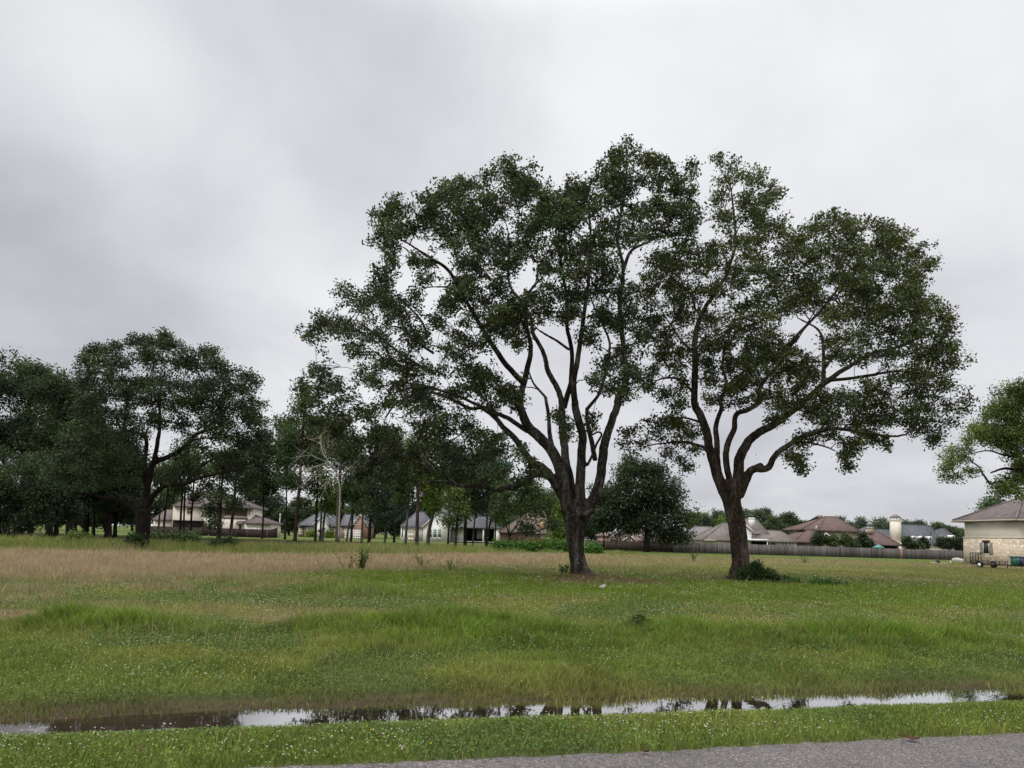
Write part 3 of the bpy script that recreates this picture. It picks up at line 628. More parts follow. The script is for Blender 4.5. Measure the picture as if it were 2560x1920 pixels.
ells = E(A5, [(170, 1095, 80, 70), (250, 1030, 70, 60), (340, 1040, 90, 70), (345, 870, 55, 50), (400, 1180, 80, 55), (560, 800, 95, 65), (530, 880, 90, 70), (600, 960, 120, 60), (450, 940, 70, 50), (640, 1000, 90, 50),
 (760, 800, 60, 35), (720, 900, 50, 40), (840, 1040, 50, 45), (740, 1130, 120, 60), (520, 1100, 90, 55), (540, 450, 80, 80), (640, 420, 90, 60), (540, 540, 70, 60), (640, 540, 80, 60), (590, 640, 55, 60), (600, 700, 40, 50), (720, 700, 30, 25), (790, 715, 40, 22),
 (890, 320, 80, 75), (790, 390, 80, 60), (820, 460, 90, 60), (760, 540, 90, 50), (980, 320, 80, 65), (960, 440, 120, 80), (900, 600, 80, 70), (870, 520, 70, 50), (1080, 270, 80, 65), (1180, 230, 90, 60), (1260, 230, 90, 60), (1320, 290, 80, 70), (1100, 380, 110, 70), (1250, 360, 100, 70), (1150, 500, 130, 70), (1000, 560, 100, 70),
 (1400, 350, 90, 70), (1560, 320, 75, 60), (1510, 370, 80, 60), (1430, 450, 110, 80), (1620, 420, 100, 80), (1550, 520, 100, 80), (1640, 340, 60, 40), (1835, 85, 38, 40), (1770, 160, 50, 50), (1850, 170, 90, 60), (1740, 260, 60, 60), (1850, 290, 110, 70), (1960, 180, 80, 60), (2070, 200, 80, 60), (2010, 290, 100, 70), (2130, 280, 80, 90), (2190, 220, 40, 40),
 (1760, 390, 80, 70), (1880, 440, 120, 80), (2060, 430, 110, 80), (2180, 400, 80, 80), (2210, 480, 80, 60), (2040, 560, 100, 60), (2180, 540, 60, 50), (1780, 540, 100, 80), (1920, 580, 90, 60),
 (1050, 660, 110, 60), (960, 720, 70, 60), (1180, 640, 110, 70), (1330, 540, 100, 80), (1330, 660, 80, 70), (1440, 640, 90, 70), (1560, 660, 100, 70), (1680, 640, 90, 70), (1720, 760, 90, 70), (1600, 770, 90, 70), (1480, 760, 90, 60), (1060, 780, 90, 60), (960, 830, 80, 60), (900, 920, 70, 60), (1020, 900, 90, 60), (1150, 860, 80, 50), (1120, 960, 110, 60), (1000, 1010, 80, 50), (1240, 940, 80, 50), (1260, 1040, 110, 70), (1120, 1060, 90, 60), (1390, 960, 60, 60), (1430, 880, 50, 60), (1260, 1140, 70, 50), (1520, 890, 80, 60), (1640, 880, 80, 60), (1760, 900, 90, 70), (1860, 860, 70, 60),
 (1700, 1000, 70, 60), (1800, 1040, 90, 70), (1880, 980, 70, 70), (1920, 1120, 60, 60), (1640, 1120, 50, 60), (1820, 1180, 80, 70), (1720, 1230, 60, 50), (1800, 1300, 90, 60), (1880, 1330, 60, 60), (1740, 1400, 60, 35), (1680, 1360, 50, 40), (1850, 1420, 50, 30),
 (960, 1120, 60, 45), (1040, 1160, 80, 60), (920, 1200, 80, 60), (1100, 1300, 90, 60), (1000, 1280, 90, 60), (880, 1310, 80, 50), (1180, 1380, 80, 55), (1050, 1390, 100, 55), (940, 1410, 80, 50), (1120, 1470, 60, 40), (560, 1230, 100, 60), (680, 1290, 90, 55), (480, 1330, 80, 50), (620, 1380, 90, 50), (760, 1370, 80, 50), (800, 1460, 70, 50), (700, 1450, 80, 50),
 (150, 1290, 60, 45), (230, 1300, 80, 50), (120, 1380, 60, 55), (220, 1400, 90, 60), (320, 1370, 70, 50), (120, 1480, 70, 55), (250, 1490, 90, 55), (380, 1450, 90, 55), (460, 1520, 80, 50), (560, 1470, 70, 45), (340, 1560, 90, 50), (160, 1570, 70, 50), (1200, 740, 80, 45), (1260, 690, 70, 35), (1410, 750, 45, 40), (1180, 1000, 80, 50), (1340, 900, 40, 40), (1560, 990, 50, 45), (1500, 1000, 40, 40)]) + \
 [(900, 1110, 60, 35), (980, 1090, 60, 40), (840, 1090, 50, 35), (1060, 1070, 50, 40), (1130, 1060, 50, 35), (1180, 1090, 40, 30), (1090, 1120, 50, 40), (1000, 1140, 60, 35), (920, 1160, 55, 35), (1150, 1150, 45, 35), (1060, 1170, 55, 30), (980, 1190, 50, 30), (1180, 1190, 35, 22), (1100, 1205, 40, 20), (1000, 1225, 35, 18), (900, 1210, 35, 22), (1230, 1130, 35, 30), (1250, 1090, 30, 22), (1300, 1130, 22, 22), (1330, 1165, 20, 18), (1420, 1080, 22, 25), (1395, 1040, 18, 20), (1480, 1050, 18, 25), (1290, 1000, 40, 30), (1345, 1180, 25, 12), (1245, 1190, 30, 12), (1310, 1200, 20, 10)]
make_tree('oak_tree', 'tall many-stemmed oak, dark trunk rising from a bare brown patch in mid field', 'large oaks standing in the field', oak1, wood,
          lumps3(ells, D1, (1330, 800), (640, 520), 5.0, 1), .118, GREENS['oak'], tips=22, leaves=33, spread=.135, brown=.012, remesh=.045, flare=2.1)

# the broad oak on the right
D2 = oak2[1]
wood = [limb3([(1846, 1462), (1847, 1440), (1849, 1400), (1846, 1332), (1838, 1280), (1829, 1240), (1820, 1200)], D2, 60, 60, 0)]
wood[0] = (wood[0][0], np.array([54, 46, 43, 43, 42, 44, 52]) * D2 / FPX / 2)
B_ = [
 (A3([(1960, 800), (1900, 660), (1840, 450), (1790, 250), (1740, 100), (1700, 0)]) + A6([(480, 1150), (475, 1050), (480, 950), (500, 860), (560, 760), (640, 640), (680, 480), (670, 330), (645, 150)]), 30, 5, .8),
 (A6([(475, 1260), (400, 1190), (300, 1190), (220, 1250)]), 10, 4, -2.5, .2), (A6([(475, 1060), (400, 980), (350, 900), (280, 800)]), 9, 4, 3.0, .4), (A6([(485, 850), (450, 750), (330, 650)]), 8, 4, -2.0, .5),
 (A6([(440, 1090), (350, 1050), (280, 1030)]), 6, 3, 2.0, .4), (A6([(500, 1070), (560, 1020), (640, 960)]), 8, 4, -2.5, .3), (A6([(650, 660), (760, 655), (830, 660)]), 6, 3, 1.5, .7),
 (A3([(1930, 700), (1880, 540), (1868, 350), (1862, 200), (1905, 50)]) + A6([(610, 1300), (640, 1200), (620, 1100), (660, 960), (700, 820)]), 20, 5, 3.5, .2),
 (A3([(1990, 700), (1955, 560), (1940, 430), (1960, 330), (2000, 230), (2010, 120), (2100, 80), (2212, 0)]) + A6([(800, 1260), (830, 1200), (900, 1120), (960, 1010), (1080, 880), (1160, 790), (1230, 700)]), 20, 6, -3.0),
 (A3([(2010, 800), (2040, 600), (2055, 450), (2120, 300), (2212, 220)]) + A6([(900, 1400), (1000, 1330), (1120, 1230), (1250, 1130), (1380, 1060), (1520, 1020), (1640, 960)]), 34, 6, 2.0),
 (A6([(1130, 1210), (1130, 1080), (1110, 950), (1000, 880)]), 15, 5, 3.5, 1.2), (A6([(960, 1200), (940, 1060), (1000, 980), (1100, 820)]), 9, 4, -3.0, -1.5), (A6([(1150, 1195), (1300, 1180), (1470, 1150), (1600, 1160), (1720, 1200)]), 12, 4, -2.5, 1.2), (A6([(1140, 1130), (1230, 1010), (1330, 930)]), 9, 4, 4.0, 2.0),
 (A3([(2040, 760), (2090, 640), (2130, 560), (2212, 520)]) + A4([(100, 540), (180, 540), (220, 470), (290, 390), (400, 320), (500, 270), (650, 230), (800, 230), (950, 260), (1100, 280), (1240, 280), (1340, 230)]), 26, 5, -2.5),
 (A4([(370, 345), (480, 330), (650, 370), (740, 410)]), 9, 4, -4.0, -1.0),
 (A3([(1815, 480), (1770, 380), (1600, 330), (1460, 340), (1330, 360), (1260, 400)]), 10, 4, -2.5, .2), (A3([(1760, 180), (1600, 140), (1400, 150)]), 9, 4, 2.5, .4),
 (A4([(20, 470), (85, 400), (95, 450), (100, 472)]), 3, 2, -.6, -.4)]
wood += [limb3(b[0], D2, b[1], b[2], b[3], b[4] if len(b) > 4 else 0) for b in B_]
ells = E(A6, [(600, 80, 40, 35), (660, 100, 60, 45), (720, 170, 60, 40), (790, 170, 60, 45), (880, 240, 60, 50), (840, 300, 70, 50), (620, 180, 60, 50), (600, 270, 60, 55), (720, 290, 80, 55), (760, 380, 90, 55), (860, 400, 70, 55), (620, 380, 70, 60), (800, 490, 80, 50), (900, 450, 50, 40), (680, 480, 70, 50), (740, 560, 80, 50), (600, 520, 70, 60), (640, 620, 70, 50),
 (440, 520, 80, 60), (340, 570, 80, 60), (250, 640, 70, 60), (420, 630, 90, 60), (520, 600, 70, 60), (330, 700, 90, 60), (240, 760, 70, 60), (460, 740, 80, 60), (360, 800, 90, 60), (280, 880, 70, 60), (420, 880, 80, 60), (560, 760, 80, 60), (560, 880, 90, 60), (340, 960, 80, 50), (240, 980, 70, 50), (520, 980, 90, 60), (620, 1020, 80, 60), (300, 1070, 70, 50), (400, 1060, 70, 45), (540, 1100, 80, 50), (260, 1160, 60, 45), (380, 1140, 60, 40), (640, 1130, 70, 50), (250, 1230, 45, 40), (330, 1260, 60, 35),
 (300, 1390, 80, 40), (400, 1400, 80, 45), (470, 1450, 60, 45), (210, 1440, 70, 40), (130, 1450, 45, 30), (300, 1470, 80, 40), (130, 1520, 50, 35), (220, 1530, 55, 35), (400, 1500, 70, 45), (470, 1540, 60, 40), (400, 1590, 45, 30), (440, 1640, 35, 25), (330, 1560, 40, 25),
 (700, 700, 80, 60), (800, 640, 90, 60), (840, 760, 90, 70), (720, 820, 90, 60), (700, 940, 90, 60), (830, 880, 90, 60), (780, 1010, 70, 50), (740, 1100, 80, 55), (700, 1230, 60, 40), (860, 980, 50, 40),
 (1120, 400, 70, 45), (1200, 380, 80, 50), (1080, 440, 60, 40), (1300, 420, 70, 45), (1250, 470, 90, 60), (1400, 410, 55, 45), (1450, 430, 60, 50), (1520, 480, 60, 45), (1000, 480, 70, 55), (960, 560, 80, 60), (1080, 560, 100, 65), (1200, 570, 100, 65), (1330, 540, 90, 60), (1430, 520, 80, 60), (1520, 560, 80, 60), (1610, 560, 60, 50), (1660, 610, 50, 40), (1580, 640, 70, 50), (1460, 640, 90, 55), (1320, 650, 100, 65), (1180, 680, 110, 65), (1040, 680, 100, 65), (930, 680, 80, 60), (1600, 700, 60, 40), (1400, 740, 100, 60), (1260, 770, 110, 65), (1100, 790, 100, 65), (960, 800, 90, 60),
 (1540, 740, 80, 50), (1640, 780, 80, 55), (1720, 850, 70, 55), (1600, 850, 90, 60), (1480, 830, 100, 60), (1350, 860, 110, 60), (1210, 880, 100, 60), (1760, 930, 55, 50), (1690, 940, 80, 55), (1570, 950, 100, 60), (1440, 940, 100, 60), (1300, 980, 90, 55), (1180, 990, 70, 45), (1790, 1020, 55, 50), (1700, 1040, 80, 55), (1590, 1060, 90, 55), (1450, 1060, 90, 50), (1320, 1090, 80, 50), (1220, 1060, 50, 40), (1810, 1100, 40, 40), (1740, 1130, 80, 50), (1620, 1160, 90, 50), (1480, 1170, 90, 50), (1380, 1230, 80, 50), (1720, 1220, 80, 50), (1600, 1260, 90, 50), (1060, 1100, 50, 35), (1000, 1230, 60, 40),
 (900, 1270, 60, 45), (1000, 1300, 80, 50), (1120, 1290, 90, 55), (1230, 1300, 90, 55), (1340, 1330, 90, 50), (900, 1340, 60, 35), (1060, 1370, 90, 50), (1190, 1400, 90, 45), (1310, 1410, 80, 40), (1440, 1300, 90, 55), (1440, 1400, 90, 45), (1550, 1340, 90, 50), (1660, 1330, 80, 50), (1560, 1420, 80, 45), (1660, 1420, 70, 40), (1770, 1320, 60, 45), (1840, 1340, 55, 40), (1880, 1280, 35, 40), (1780, 1400, 55, 30), (1690, 1480, 40, 35), (1620, 1460, 50, 30), (1140, 1470, 60, 40), (1230, 1500, 60, 40), (1290, 1540, 45, 40), (1060, 1480, 50, 30), (1000, 1520, 45, 40), (1010, 1590, 35, 40), (1020, 1640, 28, 25), (1230, 1580, 30, 35), (1250, 1630, 20, 22), (1380, 1480, 60, 35), (1430, 1520, 45, 30), (1330, 1470, 50, 30), (960, 1580, 25, 25), (1700, 1500, 35, 28), (880, 1070, 80, 60), (960, 1130, 80, 60), (860, 1180, 80, 60), (760, 1200, 80, 60), (650, 1230, 60, 50), (565, 1190, 55, 50), (820, 1290, 70, 45), (780, 1090, 80, 60), (960, 1040, 60, 45), (1060, 1160, 70, 50), (700, 1310, 50, 35), (880, 1395, 60, 28), (420, 1220, 50, 40), (400, 1310, 45, 35), (560, 1300, 40, 30)])
make_tree('oak_tree', 'broad rounded oak with one leaning trunk and dark bush at its foot', 'large oaks standing in the field', oak2, wood,
          lumps3(ells, D2, (1980, 800), (470, 440), 5.5, 2), .122, GREENS['oak_warm'], bark='bark_brown', tips=19, leaves=34, spread=.15, remesh=.05, flare=1.7, brown=.003)

# the spreading oak on the left
D3 = oak3[1]
wood = [limb3([(357, 1382), (357, 1350), (358, 1310), (358, 1275)], D3, 33, 42, 0)]
B_ = [(A1([(1000, 1320), (1060, 1220), (1150, 1150), (1280, 1130), (1350, 1100), (1450, 1070), (1600, 1040), (1720, 1020)]), 18, 4, -3.0), (A1([(1290, 1130), (1330, 1060), (1450, 970), (1600, 930), (1700, 930)]), 11, 4, 3.0, -.6),
      (A1([(985, 1350), (880, 1280), (790, 1240), (700, 1230), (640, 1200), (560, 1200), (480, 1190)]), 17, 5, -3.5), (A1([(960, 1310), (910, 1240), (860, 1210), (760, 1100)]), 12, 5, 3.0),
      (A1([(1000, 1290), (1020, 1130), (1060, 1000), (1150, 960), (1250, 900), (1350, 800), (1480, 750), (1560, 700)]), 22, 5, 2.0), (A1([(1010, 1140), (1000, 1000), (1010, 830), (930, 780), (830, 740), (800, 650)]), 15, 5, -1.5, .2),
      (A1([(1050, 1010), (1090, 850), (1110, 700), (1100, 540), (1140, 350)]), 14, 5, 1.0, .4), (A1([(1000, 1060), (960, 930), (880, 800), (870, 600), (900, 420)]), 11, 4, 2.5, .5), (A1([(1180, 940), (1350, 830), (1520, 820)]), 8, 4, -3.0, .5)]
wood += [limb3(b[0], D3, b[1], b[2], b[3], b[4] if len(b) > 4 else 0) for b in B_]
ells = E(A1, [(1150, 110, 55, 40), (1190, 180, 80, 55), (1130, 180, 50, 50), (940, 150, 60, 40), (1020, 150, 50, 40), (960, 220, 80, 50), (800, 180, 70, 40), (700, 200, 50, 40), (640, 230, 60, 45), (590, 300, 50, 50), (700, 290, 90, 50), (830, 270, 90, 50), (1060, 270, 100, 60), (1390, 210, 80, 35), (1470, 240, 50, 40), (1320, 290, 100, 60), (1230, 300, 80, 60), (1450, 320, 80, 60), (1560, 370, 80, 60), (1700, 390, 70, 55), (1780, 430, 50, 50), (1680, 480, 90, 60), (1560, 480, 110, 70), (1400, 440, 110, 70), (1240, 440, 110, 70), (1080, 420, 110, 70), (920, 410, 110, 70), (760, 400, 110, 70), (620, 390, 80, 60), (570, 460, 60, 60), (700, 520, 110, 70), (860, 540, 110, 70), (1020, 560, 110, 70), (1180, 580, 110, 70), (1340, 580, 110, 70), (1500, 600, 110, 70), (1660, 600, 100, 60), (1790, 580, 60, 50),
 (580, 590, 90, 60), (700, 660, 110, 70), (860, 680, 100, 70), (1060, 690, 90, 60), (1240, 720, 100, 60), (1400, 710, 100, 60), (1560, 720, 110, 60), (1720, 700, 90, 60), (1830, 700, 60, 60), (560, 720, 100, 60), (660, 800, 110, 70), (500, 840, 100, 60), (820, 830, 100, 60), (1000, 780, 70, 50), (1340, 830, 90, 50), (1500, 830, 100, 55), (1660, 830, 110, 60), (1810, 810, 80, 60), (1880, 900, 70, 60), (1750, 920, 100, 55), (1600, 930, 100, 50), (1440, 930, 90, 50), (430, 940, 90, 60), (580, 920, 110, 60), (740, 930, 110, 60), (930, 920, 90, 60), (930, 1010, 90, 70), (780, 1030, 110, 60), (620, 1040, 110, 60), (470, 1060, 100, 60), (350, 1040, 80, 60), (1260, 960, 70, 50), (1300, 1030, 70, 40), (1540, 1010, 90, 40), (1690, 1010, 90, 45), (1820, 1000, 80, 50), (1870, 1060, 60, 45), (1740, 1090, 90, 45), (1580, 1100, 80, 40), (1440, 1160, 70, 35), (1560, 1180, 70, 40), (1680, 1160, 70, 40), (880, 1090, 60, 50), (680, 1120, 90, 45), (520, 1140, 90, 45), (1200, 1060, 60, 35), (1120, 1080, 40, 30)])
make_tree('oak_tree', 'wide dark oak with low spreading limbs, left of the cream two-storey house', 'large oaks standing in the field', oak3, wood,
          lumps3(ells, D3, (340, 1050), (340, 260), 6.5, 3), .17, GREENS['dark'], bark='bark_dark', tips=11.5, leaves=40, spread=.24, remesh=.07, flare=1.4, twr=1.5)

# the tree at the right edge: trunk outside the picture, boughs reaching in
DR = 62.0; br = np.array([Xat(2700, DR), DR, 0.0])
wood = [(np.array([br, br + (0, 0, 3), P(2690, 1180, DR), P(2680, 1050, DR)]), np.array([.55, .42, .4, .3]))]
B_ = [(A4([(2640, 700), (2400, 620), (2212, 560), (2130, 545), (2030, 545), (1950, 575)]), 16, 4, -1.5), (A4([(2212, 610), (2080, 650), (1990, 650), (1945, 662), (1900, 600), (1860, 530), (1790, 480)]), 9, 3, -2.5, -.8), (A4([(2640, 500), (2400, 380), (2250, 300), (2100, 260), (1960, 250)]), 15, 4, 2.0),
      (A4([(2150, 450), (2040, 430), (1930, 400), (1800, 420)]), 6, 3, 1.0, 0), (A4([(2640, 300), (2450, 150), (2300, 0), (2150, -60)]), 14, 5, -1.0), (A4([(2600, 750), (2350, 720), (2150, 690)]), 10, 4, 1.0)]
wood += [limb3(b[0], DR, b[1], b[2], b[3], b[4] if len(b) > 4 else 0) for b in B_]
ells = E(A4, [(2000, 40, 90, 60), (2100, -60, 100, 70), (1940, 110, 80, 60), (2060, 120, 110, 70), (2180, 40, 100, 80), (1820, 240, 80, 45), (1760, 310, 70, 45), (1900, 210, 90, 60), (2010, 230, 100, 70), (2130, 200, 100, 80), (1880, 310, 100, 50), (1980, 340, 90, 50), (2100, 330, 110, 70), (2200, 260, 90, 90), (1660, 390, 60, 40), (1740, 390, 70, 35), (1620, 450, 50, 40), (1580, 540, 40, 35), (1650, 520, 45, 35), (1600, 600, 35, 28), (1720, 460, 60, 30), (1680, 620, 40, 22), (1800, 560, 40, 22), (2150, 430, 90, 50), (2190, 500, 60, 50), (2150, 590, 60, 45), (2060, 640, 60, 45), (2110, 690, 80, 45), (2190, 640, 60, 60), (2060, 740, 45, 30), (2180, 730, 70, 45), (2010, 700, 30, 28)]) + \
       [(2605, 985, 50, 45), (2680, 960, 70, 60), (2660, 1030, 70, 60), (2600, 1080, 50, 50), (2740, 1050, 70, 60), (2620, 1160, 50, 40), (2780, 960, 70, 60), (2700, 1130, 60, 40)]
make_tree('shade_tree', 'leafy green tree reaching in from the right edge over the stone and stucco house', None, br, wood, lumps3(ells, DR, (2640, 1080), (330, 260), 4.0, 4), .18, GREENS['fresh'], bark='bark_dark', tips=10, leaves=42, spread=.33, twr=1.6)

# ---- trees built from a trunk line and crown ellipses
def ell_lumps(ells, D, n, sub=(.30, .45), dfac=1.0):
    out = []; s = D / FPX
    for k, (cx, cy, rx, ry) in enumerate(ells):
        c = P(cx, cy, D); R = np.array([rx * s, min(rx, ry * 1.3) * s * dfac, ry * s])
        m = max(4, int(n * rx * ry / sum(e[2] * e[3] for e in ells)))
        u = unit(m); u[:, 2] *= .95; f = (.35 + .5 * rng.random((m, 1)))
        for uu in u * f:
            q = (sub[0] + (sub[1] - sub[0]) * rng.random()) * min(R[0], R[2]) * 1.1
            out.append((c + uu * R, np.array([q * 1.15, q * 1.15, q * .85])))
    return out
def simple_tree(name, label, group, pts, w0, D, ells, green, bark='bark_dark', nl=16, L=None, tips=5, leaves=26, w1=None, fine=False, brown=0.0, cat='tree', upb=.5, spread=None, sub=(.30, .45), extra=(), dens=1.0):
    z0 = 0.0; bx = Xat(pts[0][0], D, z0); base = np.array([bx, D, z0])
    p = [base - (0, 0, .15)] + [P(x, y, D + rng.normal(0, .02) * D * .2) for x, y in pts[1:]]
    r_ = np.linspace(w0, w1 or w0 * .22, 6) * D / FPX / 2
    wood = [(np.array(p), r_)] + [limb3(e[0], D, e[1], e[2], e[3]) for e in extra]
    L = L or max(.14, 2.3 * D / 731)
    tips = int(tips * 1.3 * dens); leaves = int(leaves * 1.5)
    return make_tree(name, label, group, base, wood, ell_lumps(ells, D, nl, sub), L, GREENS[green] if isinstance(green, str) else green, bark, tips=tips, leaves=leaves, spread=spread or L * 1.9, fine=fine, flare=1.3, twr=D / 45, brown=brown, cat=cat, upb=upb)
GW = 'trees of the dark wood at the left edge'
for px, top, D, ells, lab, gr, wd in (
 (13, 960, 84, [(-60, 980, 80, 80), (20, 950, 80, 80), (-30, 1090, 90, 70), (40, 1090, 70, 60)], 'dark wood tree at the far left edge, tallest of its wood', 'dark', 22),
 (47, 1000, 88, [(80, 950, 75, 65), (110, 1040, 80, 70), (60, 1120, 70, 60)], 'dark wood tree with paler top, second trunk from the left edge', 'mid', 24),
 (123, 1010, 82, [(150, 985, 75, 65), (195, 990, 50, 55), (200, 1040, 60, 60), (140, 1100, 90, 60), (90, 1180, 90, 60)], 'dark wood tree with a leaning forked trunk, left of the wide dark oak', 'dark', 20),
 (175, 1060, 86, [(210, 1080, 70, 70), (170, 1150, 80, 60), (230, 1180, 60, 50)], 'thick-trunked dark wood tree under the wide oak\'s left boughs', 'dark', 24),
 (213, 1100, 92, [(240, 1120, 60, 70), (230, 1220, 60, 50)], 'straight dark wood tree before the bright lawn strip at left', 'dark', 20),
 (233, 1140, 98, [(255, 1180, 50, 60), (260, 1250, 45, 35)], 'thinnest trunk of the dark wood, leaning right beside the lawn strip', 'dark', 9),
 (270, 1100, 90, [(290, 1140, 60, 70), (300, 1230, 55, 45)], 'dark wood tree nearest behind the wide oak\'s trunk, thick trunk', 'dark', 18),
 (287, 1120, 94, [(315, 1180, 50, 60), (300, 1270, 40, 30)], 'slim dark wood tree just left of the wide oak\'s trunk', 'dark', 11)):
    lean = 10 if px < 200 else 6
    simple_tree('wood_tree', lab, GW, [(px, 1340), (px + 2, 1290), (px + lean, 1200), (ells[0][0], ells[0][1])], wd, D, ells, gr, nl=60, tips=7, leaves=30)
for px, D, ells, lab in ((-5, 74, [(0, 1230, 60, 70), (-50, 1200, 60, 70), (30, 1290, 50, 40)], 'low leafy tree drooping to the ground at the left edge'),
                         (75, 73, [(60, 1200, 70, 70), (110, 1250, 60, 60), (80, 1300, 60, 38)], 'low leafy tree with drooping boughs, second from the left edge'),
                         (140, 76, [(150, 1220, 60, 60), (120, 1180, 60, 50), (160, 1285, 40, 28)], 'low leafy tree drooping left of the thick-trunked wood tree')):
    simple_tree('drooping_tree', lab, 'low trees drooping at the left edge', [(px, 1345), (px + 2, 1300), (px + 5, 1230)], 14, D, ells, 'dark', nl=36, tips=7, leaves=26)
GM = 'slim trees standing before the houses'
